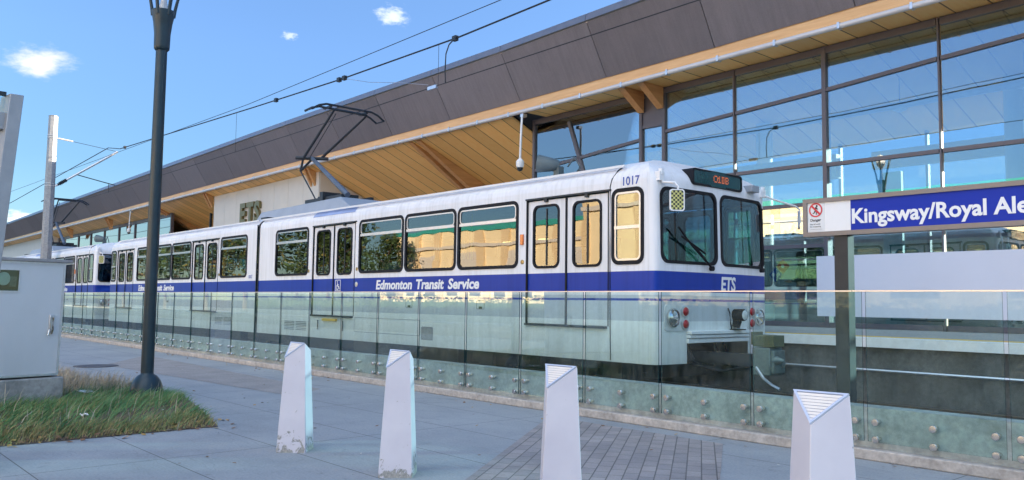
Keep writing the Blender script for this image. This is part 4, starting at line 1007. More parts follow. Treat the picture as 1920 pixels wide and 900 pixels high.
MB().lathe((LX, LY, 5.08), [(.09, 0), (.108, .02), (.112, .06), (.115, .25), (.135, .42), (.165, .57), (.165, .60), (.08, .61)], 24).build('sleeve', LAMP, lp, smooth=40)
for k in range(6):
    a = 2*pi*k/6+.2; pts = []
    for t in range(9):
        h = 5.60+.9*t/8; r = .145+.05*t/8+.17*(t/8)**1.4; pts.append((LX+r*cos(a), LY+r*sin(a), h))
    MB().tube(pts, [.026-.013*t/8 for t in range(9)], 7).build('crown_fin', LAMP, lp, smooth=60)
MB().lathe((LX, LY, 5.69), [(.07, 0), (.045, .14), (.04, .40), (.13, .52), (.16, .72), (.10, .85), (.01, .9)], 20).build('lantern', mat('opal_lantern', (.55, .56, .58), .25, coat=.5), lp, smooth=60)

# ------------------------------------------------------------------ overhead line
def wire(name, pts, r, label, cat='wire', m=CHAR):
    o = MB().tube(pts, r, 6).build(name, m, None, loc=pts[len(pts)//2]); return tag(o, label, cat)
mz = lambda x: interp(x, [(-100, 7.35), (-75, 6.75), (-55, 6.83), (-36.4, 7.57), (-34.8, 7.32), (-22.3, 6.89), (-17.5, 6.75), (-12.9, 6.70), (-10.3, 6.76), (0, 7.2), (14, 8.0)])
cz = lambda x: interp(x, [(-100, 5.72), (-50, 5.66), (-20, 5.76), (-13.7, 5.84), (-7, 5.90), (14, 6.0)])
mes = wire('messenger_wire', [(x, 9.95, mz(x)) for x in (-100, -75, -55, -45, -36.4, -34.8, -30, -22.3, -17.5, -12.9, -10.3, 0, 14)], .017, 'thicker upper overhead wire with clamps that carries the contact wire')
con = wire('contact_wire', [(x, 9.95, cz(x)) for x in (-100, -50, -20, -13.7, -7, 14)], .009, 'thin lower overhead wire touched by the raised pantograph')
wire('feeder_wire', [(-100, 9.6, 7.9), (-55, 9.6, 7.30), (-22.0, 9.6, 6.85), (-11.2, 9.6, 6.92), (14, 9.6, 8.0)], .008, 'thin topmost overhead wire running just above the thicker one')
for x in (-66, -47, -30.6, -23.6, -13.55):
    o = MB().tube([(x, 9.95, mz(x)), (x, 9.95, cz(x))], .005, 5).build('dropper', CHAR, mes)
MB().tube([(-13.05, 9.95, mz(-13.05)-.01), (-13.2, 9.95, 6.62), (-13.30, 9.95, 6.45), (-13.32, 9.95, 6.1), (-13.3, 9.95, cz(-13.3))], .014, 6).build('jumper_cable', CHAR, mes)
MB().tube([(-17.3, 9.95, 6.72), (-16.2, 9.95, 6.42), (-15.0, 9.95, 6.18), (-13.9, 9.95, 5.92)], .006, 5).build('jumper_cable', ALU, mes)
for x in (-17.6, -17.35, -13.0, -21.0, -34.2): MB().box(x-.06, x+.06, 9.91, 9.99, mz(x)-.05, mz(x)+.05).build('clamp', CHAR, mes)
MB().box(-13.9, -13.6, 9.93, 9.97, 5.80, 5.87).build('clamp', ALU, con)

cpole = thing('catenary_pole', 'octagonal grey catenary pole with a cantilever arm behind the cabinet, sunlit at its top', 'pole', (-37, 8.0, 0))
MB().lathe((-37, 8.0, -.02), [(.215, 0), (.175, 8.70)], 8).build('shaft', GALV, cpole)
for z in (7.78, 7.86, 5.83, 5.92): MB().lathe((-37, 8.0, z), [(.19, 0), (.20, .005), (.20, .025), (.19, .03)], 8).build('band', ALU, cpole)
MB().lathe((-37, 8.0, 8.68), [(.19, 0), (.12, .03)], 8).build('cap', GALV, cpole)
ca = MB(); ca.tube([(-36.9, 8.18, 5.85), (-36.4, 9.95, 7.18), (-36.35, 10.3, 7.45)], .045, 10)
arm = ca.build('cantilever_arm', ALU, cpole, smooth=50)
ins = MB(); ins.lathe((-36.87, 8.25, 5.90), [(.05, 0)]+[(r, .06*k+.02) for k in range(1, 7) for r in (.05, .085)], 12, (.25, .88, .66)); ins.build('insulator', CHAR, arm)
MB().tube([(-36.75, 8.85, 6.38), (-36.5, 9.95, 6.12), (-36.45, 10.3, 6.05)], .02, 6).build('steady_arm', CHAR, arm)
MB().tube([(-36.46, 10.05, 6.10), (-36.46, 10.05, 5.72)], .014, 6).build('registration_arm', CHAR, arm)
MB().tube([(-36.95, 8.17, 7.80), (-36.6, 9.2, 7.62), (-36.4, 10.25, 7.46)], .010, 6).build('stay_wire', CHAR, arm)
MB().tube([(-36.92, 8.2, 7.79), (-36.75, 8.7, 7.71)], .03, 8).build('stay_insulator', CREAM, arm)

# ------------------------------------------------------------------ grey cabinet on its plinth
cb = thing('utility_cabinet', 'large pale metal cabinet with small meter window and latch on a concrete plinth', 'cabinet', (-12.5, 2.2, 0))
e1 = Vector((-.20, .98, 0)); e2 = Vector((-.98, -.20, 0)); R0 = Vector((-12.33, 2.93, 0))      # right front corner, along -e1 to the left
def cbp(u, d, z): return R0 - e1*u + e2*d + Vector((0, 0, z)) + e1*(.022*(z-.36) if z > .3 else 0)
def cbx(mb, u0, u1, d0, d1, z0, z1): return mb.hexa([cbp(u0, d0, z0), cbp(u1, d0, z0), cbp(u1, d1, z0), cbp(u0, d1, z0)], [cbp(u0, d0, z1), cbp(u1, d0, z1), cbp(u1, d1, z1), cbp(u0, d1, z1)])
CBM = mat('cabinet_aluminium', (.62, .62, .64), .45, .30, var=.07, scale=1.1, stretch=(1, 1, .5))
cbx(MB(), .04, 2.1, .03, .75, .36, 1.86).build('housing', CBM, cb, bevel=.01)
cbx(MB(), -.02, 2.15, -.045, .80, 1.86, 1.905).build('lid', mat('lid_grey', (.34, .32, .32), .5, .3), cb, bevel=.008)
door = MB(); door.sheet([(.075, .40), (1.02, .40), (1.02, 1.835), (.075, 1.835)], [[(.62, 1.47), (.88, 1.47), (.88, 1.75), (.62, 1.75)]], lambda u, v: cbp(u, .004, v))
dr = door.build('door', CBM, cb)
fr = MB(); fr.ring([(.05, .37), (1.045, .37), (1.045, 1.86), (.05, 1.86)], [(.075, .40), (1.02, .40), (1.02, 1.835), (.075, 1.835)], lambda u, v, d: cbp(u, -d, v), -.03, .006); fr.build('door_frame', ALU, cb)
fw_ = MB(); fw_.ring([(.61, 1.46), (.89, 1.46), (.89, 1.76), (.61, 1.76)], [(.628, 1.478), (.872, 1.478), (.872, 1.742), (.628, 1.742)], lambda u, v, d: cbp(u, -d, v), -.02, .006); fw_.build('meter_window', ALU, dr)
cbx(MB(), .62, .88, .020, .024, 1.47, 1.75).build('meter_back', mat('meter_dark', (.10, .12, .12), .4), dr)
mt = MB(); mt.prism([cbp(.80+.075*cos(a), .018, 1.63+.085*sin(a)) for a in [2*pi*k/20 for k in range(20)]], e2*-.012); mt.build('meter_dial', SIGNWHITE, dr)
mt = MB(); cbx(mt, .65, .73, .006, .018, 1.53, 1.66); mt.build('meter_plate', GALV, dr)
cbx(MB(), .61, .89, .001, .003, 1.46, 1.76).build('meter_glass', glass('meter_glass', (.7, .8, .76), .0, .3), dr)
for z_ in (.62, 1.12, 1.62): cbx(MB(), 1.015, 1.05, -.012, .0, z_-.05, z_+.05).build('hinge', ALU, cb, bevel=.004)
hb = MB(); cbx(hb, .155, .215, -.02, .004, .93, 1.17); lk = hb.build('latch_plate', ALU, dr, bevel=.006)
hb = MB(); hb.tube([cbp(.19, -.02, 1.14), cbp(.19, -.055, 1.13), cbp(.185, -.06, .98), cbp(.185, -.03, .92)], .012, 8); hb.tube([cbp(.215, -.03, .97), cbp(.23, -.035, .90)], .014, 8); hb.build('handle', STEEL, lk, smooth=50)
ph = MB(); ph.hexa([cbp(-.02, -.03, 0), cbp(2.25, -.03, 0), cbp(2.25, .85, 0), cbp(-.02, .85, 0)], [cbp(-.02, -.03, .345), cbp(2.25, -.03, .345), cbp(2.25, .85, .345), cbp(-.02, .85, .345)])
ph.v = [tuple(Vector(v)) for v in ph.v]; ph.build('plinth', mat('plinth_concrete', (.34, .33, .31), .92, var=.35, scale=2.2, bmp=.5, fine=16, stretch=(1, 1, .6)), cb, bevel=.02)

# leaning steel fin of the glass shelter at the left edge
sh = thing('glass_shelter', 'leaning grey steel fin with glass wing and crossbeam, in front of the cabinet', 'shelter', (-7.9, 1.3, 0))
def fin(dx, dy, name):
    b = MB(); p = [(-7.88+dx, 1.27+dy, 0), (-7.88+dx, 1.18+dy, 0), (-7.88+dx, 1.372+dy, 3.10), (-7.88+dx, 1.475+dy, 3.10)]
    b.prism(p, (-.22, -.03, 0)); b.build(name, mat('fin_grey', (.30, .31, .33), .45, .3, var=.12), sh, bevel=.006)
fin(0, 0, 'fin'); fin(0, -2.6, 'fin')
MB().box(-8.05, -7.93, -1.25, 1.36, 2.80, 2.94).build('crossbeam', mat('fin_grey', (.30, .31, .33), .45, .3, var=.12), sh)
MB().bar((-7.98, 1.20, 2.80), (-8.0, .75, 2.25), .06, .06).build('strut', CHAR, sh)
MB().hexa([(-7.99, -1.2, 2.94), (-7.99, 1.37, 2.94), (-7.97, 1.37, 2.94), (-7.97, -1.2, 2.94)], [(-7.99, -1.2, 3.12), (-7.99, 1.37, 3.09), (-7.97, 1.37, 3.09), (-7.97, -1.2, 3.12)]).build('glass_wing', GLASS_FENCE, sh)
MB().box(-7.995, -7.965, -1.2, 1.36, 3.09, 3.125).build('wing_edge', CHAR, sh)
MB().box(-8.0, -7.985, -1.15, 1.1, .3, 2.75).build('glass_wall', GLASS_FENCE, sh)

# ------------------------------------------------------------------ bollards
def chipped():
    m, nt, b = mat_nodes('chipped_white_paint')
    n = noise_node(nt, 9, 6, .7, dist=1.0); n2 = noise_node(nt, 2.3, 4, .6)
    tc = nt.nodes.new('ShaderNodeTexCoord'); sp = nt.nodes.new('ShaderNodeSeparateXYZ'); nt.links.new(tc.outputs['Object'], sp.inputs[0])
    oi = nt.nodes.new('ShaderNodeObjectInfo'); of = nt.nodes.new('ShaderNodeMath'); of.operation = 'MULTIPLY'; of.inputs[1].default_value = 37
    nt.links.new(oi.outputs['Random'], of.inputs[0])
    ov = nt.nodes.new('ShaderNodeVectorMath'); ov.operation = 'ADD'; nt.links.new(tc.outputs['Object'], ov.inputs[0]); nt.links.new(of.outputs[0], ov.inputs[1])
    nt.links.new(ov.outputs[0], n.inputs['Vector']); nt.links.new(ov.outputs[0], n2.inputs['Vector'])
    hz = nt.nodes.new('ShaderNodeMapRange'); hz.inputs['From Min'].default_value = .03; hz.inputs['From Max'].default_value = .22; hz.inputs['To Min'].default_value = .22; hz.inputs['To Max'].default_value = 0
    nt.links.new(sp.outputs['Z'], hz.inputs[0])
    a = nt.nodes.new('ShaderNodeMath'); a.operation = 'ADD'; nt.links.new(n.outputs['Fac'], a.inputs[0]); nt.links.new(hz.outputs[0], a.inputs[1])
    chip = ramp(nt, a.outputs[0], [(.665, (0, 0, 0)), (.68, (1, 1, 1))])
    c0 = ramp(nt, n2.outputs['Fac'], [(.3, (.52, .50, .57)), (.7, (.60, .58, .64))])
    n3 = noise_node(nt, 50, 3, .6)
    c1 = ramp(nt, n3.outputs['Fac'], [(.3, (.20, .20, .20)), (.7, (.36, .35, .33))])
    c = mixc(nt, c0, c1, chip); nt.links.new(c, b.inputs['Base Color']); b.inputs['Roughness'].default_value = .55
    iv = nt.nodes.new('ShaderNodeMath'); iv.operation = 'MULTIPLY'; iv.inputs[1].default_value = -1; nt.links.new(chip, iv.inputs[0]); bump(nt, b, iv.outputs[0], .5, .004)
    return m
CHIP = chipped(); LOUV = mat('louvre_blue_grey', (.50, .55, .68), .45, .1, var=.05)
BL = [((-7.23, 3.60), 46, 'leftmost white tapered bollard, nearest the lamp post, lit along its right face'),
      ((-5.72, 3.74), 47, 'white tapered bollard second from the lamp post, grey and chipped at its foot'),
      ((-3.83, 3.72), 49, 'white tapered bollard at the edge of the brick paving, third from the lamp post'),
      ((-1.966, 3.60), 52, 'rightmost white tapered bollard, its triangular louvred top facing the camera')]
for (fx, fy), ang, lab in BL:
    a_ = radians(ang); A = Vector((cos(a_), sin(a_), 0)); B = Vector((-sin(a_), cos(a_), 0))
    st_, sb_ = .19, .275
    c = Vector((fx, fy, 0))+(A+B)*st_/2
    bo = thing('bollard', lab, 'bollard', (c.x, c.y, 0), 'white tapered bollards along the sidewalk')
    F, Mm, K, T = [c+A*sx*.5+B*sy*.5 for sx, sy in ((-1, -1), (1, -1), (1, 1), (-1, 1))]
    def lev(s): return [c+(p-c)*s for p in (F, Mm*1, K, T)]
    def corner(i, s, z): 
        sg_ = ((-1, -1), (1, -1), (1, 1), (-1, 1))[i]; q = c+(A*sg_[0]+B*sg_[1])*s/2; return Vector((q.x, q.y, z))
    ztp = (.862, 1.0, .93, 1.0); mb = MB(); NL = 12
    vs = []; fs = []
    for l in range(NL+1):
        t = l/NL
        for i in range(4):
            z = ztp[i]*t; vs.append(corner(i, sb_+(st_-sb_)*t, z))
    for l in range(NL):
        for i in range(4): fs.append((l*4+i, l*4+(i+1) % 4, (l+1)*4+(i+1) % 4, (l+1)*4+i))
    tF, tM, tK, tT = [NL*4+i for i in range(4)]
    fs += [(tM, tK, tT), (tF, tM, tT)]; mb.add(vs, fs)
    mb.build('post', CHIP, bo, bevel=.004)
    PF, PM, PT = corner(0, st_, .862), corner(1, st_, 1.0), corner(3, st_, 1.0)
    nrm = (PM-PF).cross(PT-PF).normalized()
    if nrm.z < 0: nrm = -nrm
    cen = (PF+PM+PT)/3
    sh_ = lambda p, s: cen+(p-cen)*s
    fr = MB(); o3 = [sh_(p, .99) for p in (PF, PM, PT)]; i3 = [sh_(p, .84) for p in (PF, PM, PT)]
    fr.add([p+nrm*.012 for p in o3]+[p+nrm*.012 for p in i3]+[p+nrm*.001 for p in o3]+[p+nrm*.002 for p in i3],
           [f_ for i in range(3) for f_ in ((i, (i+1) % 3, 3+(i+1) % 3, 3+i), (6+i, 6+(i+1) % 3, (i+1) % 3, i), (3+i, 3+(i+1) % 3, 9+(i+1) % 3, 9+i))])
    lf = fr.build('louvre_frame', LOUV, bo)
    sl = MB(); ns = 9
    for k in range(ns):
        t0, t1 = (k+.15)/ns, (k+.62)/ns
        q = [i3[0].lerp(i3[1], t0), i3[0].lerp(i3[2], t0), i3[0].lerp(i3[2], t1), i3[0].lerp(i3[1], t1)]
        sl.hexa([p+nrm*.002 for p in q], [q[0]+nrm*.004, q[1]+nrm*.004, q[2]+nrm*.012, q[3]+nrm*.012])
    sl.build('louvre_slats', SIGNWHITE, lf)
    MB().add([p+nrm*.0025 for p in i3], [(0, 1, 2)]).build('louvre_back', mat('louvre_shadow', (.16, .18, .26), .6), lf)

# ------------------------------------------------------------------ grass, leaves
def in_poly(x, y, P):
    c = False
    for (x1, y1), (x2, y2) in zip(P, P[1:]+P[:1]):
        if (y1 > y) != (y2 > y) and x < (x2-x1)*(y-y1)/(y2-y1)+x1: c = not c
    return c
def edge_dist(x, y, P):
    d = 9
    for (x1, y1), (x2, y2) in zip(P, P[1:]+P[:1]):
        t = max(0, min(1, ((x-x1)*(x2-x1)+(y-y1)*(y2-y1))/((x2-x1)**2+(y2-y1)**2))); d = min(d, hypot(x-x1-t*(x2-x1), y-y1-t*(y2-y1)))
    return d
def blade_mat(name, cols):
    m, nt, b = mat_nodes(name); n = noise_node(nt, 2.2, 4, .7); n2 = noise_node(nt, 33, 2, .5)
    mx_ = nt.nodes.new('ShaderNodeMath'); mx_.operation = 'MULTIPLY_ADD'; mx_.inputs[1].default_value = .45; nt.links.new(n2.outputs['Fac'], mx_.inputs[0])
    h = nt.nodes.new('ShaderNodeMath'); h.operation = 'MULTIPLY_ADD'; h.inputs[1].default_value = .9; h.inputs[2].default_value = -.18; nt.links.new(n.outputs['Fac'], h.inputs[0]); nt.links.new(h.outputs[0], mx_.inputs[2])
    c = ramp(nt, mx_.outputs[0], [(.25+.5*i/(len(cols)-1), q) for i, q in enumerate(cols)]); nt.links.new(c, b.inputs['Base Color']); b.inputs['Roughness'].default_value = .6
    b.inputs['Specular IOR Level'].default_value = .25
    return m
def blades(n, accept, hgt, wid, lean, bias):
    mb = MB(); k = 0
    while k < n:
        x, y = random.uniform(-17.4, -9.05), random.uniform(-1.4, 4.5)
        if not in_poly(x, y, BED) or random.random() > accept(x, y)*max(.12, min(1, .75+1.1*noise.noise((x*1.1, y*1.1, hgt*9)))): continue
        k += 1
        h = hgt*(1+.45*noise.noise((x*.9, y*.9, 4)))*random.uniform(.45, 1.15)*min(1, .35+edge_dist(x, y, BED)*2.2); a = random.uniform(0, 2*pi); w = wid*random.uniform(.6, 1.2)
        L = Vector((bias[0]+random.gauss(0, .5), bias[1]+random.gauss(0, .5), 0))*lean*h
        r = Vector((cos(a), sin(a), 0))*w/2; p = Vector((x, y, .004)); m_ = p+L*.35+Vector((0, 0, h*.6)); t = p+L+Vector((0, 0, h))
        mb.add([p-r, p+r, m_+r*.7, m_-r*.7, t], [(0, 1, 2, 3), (3, 2, 4)])
    return mb
dryz = lambda x, y: max(0, min(1, (-12.9-x)*1.5))*max(0, min(1, (y-2.7)*2))
edgez = lambda x, y: max(0, 1-(abs(x+9.05))*1.05)
GRN = blade_mat('green_grass', [(.045, .15, .07), (.07, .20, .075), (.15, .25, .09), (.27, .29, .12)])
DRY = blade_mat('dry_grass_blades', [(.34, .28, .20), (.48, .41, .31), (.60, .53, .42)])
MIX = blade_mat('yellowing_grass', [(.15, .20, .07), (.24, .25, .10), (.38, .30, .15), (.33, .24, .14)])
stuff(blades(19000, lambda x, y: .08+.92*(1-max(dryz(x, y), edgez(x, y)*.9)), .165, .011, 1.25, (.15, .9)).build('grass', GRN))
stuff(blades(4200, lambda x, y: dryz(x, y)+.01, .30, .010, .5, (.2, .4)).build('dry_grass', DRY))
stuff(blades(8000, lambda x, y: edgez(x, y)+.12, .16, .010, .8, (.4, .5)).build('grass_edge', MIX))
lv = MB()
for k in range(330):
    if k < 150: x, y = random.gauss(-9.2, .22), random.uniform(.5, 4.0)
    elif k < 230: x, y = random.uniform(-30, 1.5), random.uniform(7.25, 7.59)
    else: x, y = random.uniform(-18, 0), random.uniform(2.5, 7.3)
    s = random.uniform(.018, .042)*(1 if k < 230 else .7); a = random.uniform(0, 6.3); z = .008+random.random()*.012+(.03*random.random() if in_poly(x, y, BED) else 0)
    A = Vector((cos(a), sin(a), random.uniform(-.3, .3)))*s; B = Vector((-sin(a), cos(a), random.uniform(-.4, .4)))*s*.6; p = Vector((x, y, z))
    lv.cur = random.choice((0, 0, 0, 1, 1, 2)); lv.add([p-A, p-A*.2+B, p+A, p-A*.1-B], [(0, 1, 2), (0, 2, 3)])
stuff(lv.build('fallen_leaves', [mat('leaf_brown', (.20, .10, .05), .8), mat('leaf_ochre', (.42, .25, .07), .8), mat('leaf_pale', (.55, .52, .48), .8)]))
def litter(x, y, s, label):
    mb = MB(); random.seed(int(x*100) & 255); n = 5
    vs = [(x+s*(i/(n-1)-.5)*1.6, y+s*(j/(n-1)-.5), .07+.03*random.random()) for j in range(n) for i in range(n)]
    mb.add(vs, [(j*n+i, j*n+i+1, (j+1)*n+i+1, (j+1)*n+i) for j in range(n-1) for i in range(n-1)])
    o = mb.build('crumpled_paper', SIGNWHITE, None, loc=(x, y, .04)); so = o.modifiers.new('thickness', 'SOLIDIFY'); so.thickness = .004; tag(o, label, 'litter')
litter(-12.75, 3.35, .16, 'white crumpled paper lying in the grass between the cabinet and the lamp')
litter(-10.3, 2.7, .07, 'small pale scrap of paper in the middle of the grass')
random.seed(11)
mh = MB(); mh.lathe((-18.4, 5.0, 0), [(.42, .002), (.42, .010), (.36, .012), (.01, .012)], 28); tag(mh.build('manhole_cover', mat('cast_iron', (.10, .085, .085), .6, .4), None, loc=(-18.4, 5.0, 0)), 'round iron manhole cover in the sidewalk behind the lamp post', 'manhole cover')

# ------------------------------------------------------------------ people
def person(name, loc, rz, label, joints, top, low, hair=HAIR):
    root = thing(name, label, 'person', loc); root.rotation_euler.z = rz
    def skin(nm, ch, m):
        me = bpy.data.meshes.new(nm); vs = []; es = []; rad = []; ix = {}
        for a, b, ra, rb in ch:
            for p, r in ((a, ra), (b, rb)):
                if p not in ix: ix[p] = len(vs); vs.append(joints[p] if isinstance(p, str) else p); rad.append(r)
            es.append((ix[a], ix[b]))
        me.from_pydata(vs, es, []); o = bpy.data.objects.new(nm, me); C.objects.link(o); o.parent = root
        me.materials.append(m); o.modifiers.new('skin', 'SKIN')
        for i, r in enumerate(rad): me.skin_vertices[0].data[i].radius = (r, r)
        me.skin_vertices[0].data[0].use_root = True
        s = o.modifiers.new('sub', 'SUBSURF'); s.levels = s.render_levels = 2; return o
    bd = [('pelvis', 'chest', .125, .15), ('chest', 'neck', .15, .055), ('neck', 'chin', .055, .075), ('chin', 'head', .075, .10), ('head', 'crown', .10, .06)]
    tp = [('pelvis', 'chest', .15, .175), ('chest', 'collar', .175, .09)]
    lw_ = [('pelvis', 'hipm', .15, .14)]
    for s in ('l', 'r'):
        bd += [('chest', 'sh'+s, .15, .065), ('sh'+s, 'el'+s, .065, .042), ('el'+s, 'wr'+s, .042, .028), ('wr'+s, 'pa'+s, .028, .042), ('pelvis', 'hi'+s, .125, .09), ('hi'+s, 'kn'+s, .09, .06), ('kn'+s, 'an'+s, .06, .04), ('an'+s, 'to'+s, .04, .03)]
        for q in range(5): bd.append(('pa'+s, 'f%d' % q+s, .042, .009))
        w = Vector(joints['pa'+s]); d = (w-Vector(joints['wr'+s])).normalized(); side = d.cross(Vector((0, 1, 0)) if abs(d.y) < .8 else Vector((0, 0, 1))).normalized()
        for q in range(5): joints['f%d' % q+s] = tuple(w+d*(.085-.01*abs(q-2) if q else .03)+side*(.02*(q-2.5) if q else -.06))
        tp += [('chest', 'sh'+s, .175, .085), ('sh'+s, 'el'+s, .085, .062), ('el'+s, 'wr'+s, .062, .045)]
        lw_ += [('pelvis', 'hi'+s, .15, .11), ('hi'+s, 'kn'+s, .11, .08), ('kn'+s, 'an'+s, .08, .062)]
    joints['hipm'] = tuple(Vector(joints['pelvis'])+Vector((0, 0, -.05))); joints['collar'] = tuple(Vector(joints['neck'])-Vector((0, 0, .02)))
    skin('body', bd, SKIN); skin('jacket', tp, top); skin('trousers', lw_, low)
    h = Vector(joints['head']); mb = MB()
    mb.lathe((h.x, h.y-.0, h.z-.01), [(.115, -.03), (.122, .03), (.115, .08), (.08, .125), (.01, .145)], 14); mb.build('hair', hair, None, smooth=60).parent = root
    return root
def stand(off=0):
    return {'pelvis': (0, 0, .92), 'chest': (0, -.01, 1.26), 'neck': (0, 0, 1.44), 'chin': (0, -.02, 1.50), 'head': (0, -.01, 1.58), 'crown': (0, 0, 1.66),
      'shl': (.19, 0, 1.36), 'ell': (.24, -.05, 1.08), 'wrl': (.20, -.24, 1.0), 'pal': (.18, -.31, 1.0), 'shr': (-.19, 0, 1.36), 'elr': (-.25, -.02, 1.08), 'wrr': (-.25, -.08, .84), 'par': (-.25, -.1, .77),
      'hil': (.10, 0, .86), 'knl': (.12, -.03, .48), 'anl': (.13, .02, .09), 'tol': (.14, -.14, .04), 'hir': (-.10, 0, .86), 'knr': (-.11, -.02, .48), 'anr': (-.12, .03, .09), 'tor': (-.13, -.13, .04)}
def sit():
    return {'pelvis': (0, 0, .52), 'chest': (0, .02, .84), 'neck': (0, 0, 1.02), 'chin': (0, -.02, 1.08), 'head': (0, -.01, 1.16), 'crown': (0, 0, 1.24),
      'shl': (.19, 0, .94), 'ell': (.23, -.06, .68), 'wrl': (.15, -.28, .63), 'pal': (.13, -.35, .62), 'shr': (-.19, 0, .94), 'elr': (-.23, -.06, .68), 'wrr': (-.15, -.28, .63), 'par': (-.13, -.35, .62),
      'hil': (.10, -.06, .52), 'knl': (.12, -.45, .52), 'anl': (.12, -.46, .09), 'tol': (.12, -.62, .04), 'hir': (-.10, -.06, .52), 'knr': (-.12, -.45, .52), 'anr': (-.12, -.46, .09), 'tor': (-.12, -.62, .04)}
person('person', (-10.0, 18.0, .975), radians(-60), 'person in dark clothes standing inside the glazed hall beside the information board', stand(), NAVY, NAVY)
person('person', (-19.38, 8.92, 1.02), radians(90), 'seated passenger in dark clothes at the window beside the articulation joint of the nearest tram', sit(), NAVY, NAVY)
person('person', (-22.0, 8.95, 1.06), radians(20), 'passenger in a pink top standing behind the rear middle doors of the nearest tram', stand(), PINK, NAVY)

# information board with the red and blue diamond advert
ib = thing('information_board', 'glazed grey notice board with a red and blue diamond emblem, inside the station hall', 'notice board', (-10.75, 18.3, .97))
MB().box(-11.5, -10.1, 18.28, 18.34, 1.5, 2.9).build('panel', mat('board_grey', (.42, .46, .48), .4), ib)
for x in (-11.5, -10.1): MB().box(x-.03, x+.03, 18.26, 18.36, .975, 2.95).build('leg', FRAME, ib)
def diamond(cx, cz, s, m, dots):
    k = s/sqrt(2); mb = MB(); mb.prism([(cx, 18.27, cz-k), (cx+k, 18.27, cz), (cx, 18.27, cz+k), (cx-k, 18.27, cz)], (0, .008, 0)); o = mb.build('emblem_tile', m, ib)
    for dx, dz in dots: MB().lathe((cx+dx, 18.27, cz+dz), [(.045, 0), (.045, .004)], 14, (0, -1, 0)).build('emblem_dot', SIGNWHITE, o)
diamond(-10.64, 2.36, .26, SIGNRED, [(0, 0)]); diamond(-10.83, 2.16, .26, mat('emblem_blue', (.02, .10, .42), .4), [(-.065, 0), (.065, 0)])

# ------------------------------------------------------------------ the rest of the street
structure(MB().box(-300, 200, -17.5, -5.42, -.12, -.015).build('road', ASPH))
structure(MB().box(-300, 200, -21.5, -17.5, -.12, .10).build('far_sidewalk', CONC))
structure(MB().box(-300, 200, 24, 40, -.12, -.015).build('rear_road', ASPH))
mk = MB()
for k in range(60): mk.box(-200+6*k, -197+6*k, -11.56, -11.44, -.0155, -.011)
structure(mk.build('lane_marking', SIGNWHITE))
def building(name, label, x0, x1, y0, y1, h, wall, face, cols, rows, band=None):
    t = thing(name, label, 'building', ((x0+x1)/2, (y0+y1)/2, 0))
    MB().box(x0, x1, y0, y1, -.05, h).build('wall', wall, t)
    MB().box(x0-.15, x1+.15, y0-.15, y1+.15, h, h+.35).build('parapet', band or CONC, t)
    yf = y1 if face > 0 else y0
    if face > 0:
        PIL = mat('pilaster_stucco', (.66, .50, .30), .85, var=.12, scale=.8)
        for c in range(cols+1):
            px_ = x0+(x1-x0)*c/cols; MB().box(max(x0, px_-.35), min(x1, px_+.35), yf+.002, yf+.16, 0, h-.02).build('pilaster', PIL, t)
        MB().box(x0, x1, yf+.162, yf+.30, h-1.25, h-1.0).build('string_course', CREAM, t)
        for c in range(1, cols, 2):
            px_ = x0+(x1-x0)*(c+.5)/cols; MB().box(px_-1.1, px_+1.1, yf+.002, yf+.06, 4.0, 5.0).build('sign_board', CREAM, t)
    for r in range(rows):
        for c in range(cols):
            cx = x0+(x1-x0)*(c+.5)/cols; cz = 1.8+(h-1.2)/rows*r; w = (x1-x0)/cols*.22
            o = MB().box(cx-w, cx+w, yf-.02 if face > 0 else yf-.06, yf+.06 if face > 0 else yf+.02, cz, cz+1.5).build('window', FRAME, t)
            MB().box(cx-w+.06, cx+w-.06, yf+.061 if face > 0 else yf-.075, yf+.075 if face > 0 else yf-.061, cz+.06, cz+1.44).build('pane', GLASS_BLD, o)
    return t
building('commercial_building', 'long low tan building with a teal parapet across the street, seen in the tram windows', -58, -36.5, -36, -22, 6.7, TAN, 1, 8, 1, TEAL)
building('commercial_building', 'taller tan building beside the low one across the street', -36.4, 6, -38, -21.6, 8.6, TAN, 1, 9, 1, TEAL)
building('house', 'sand coloured house beyond the station, seen under the name sign', -31, -15, 52, 60, 5.6, TAN2, -1, 5, 1)
building('house', 'pale cream block far beyond the platform at the right', -13, 8, 58, 68, 5.2, CREAM, -1, 6, 1)
LEAF = [mat('leaf_dark_green', (.055, .10, .035), .7, var=.4, scale=1.2), mat('leaf_mid_green', (.07, .11, .03), .7, var=.4, scale=1.2), mat('leaf_yellow', (.22, .19, .05), .7, var=.4, scale=1.2)]
BARK = mat('bark', (.11, .085, .065), .9, var=.4, scale=8, bmp=.6)
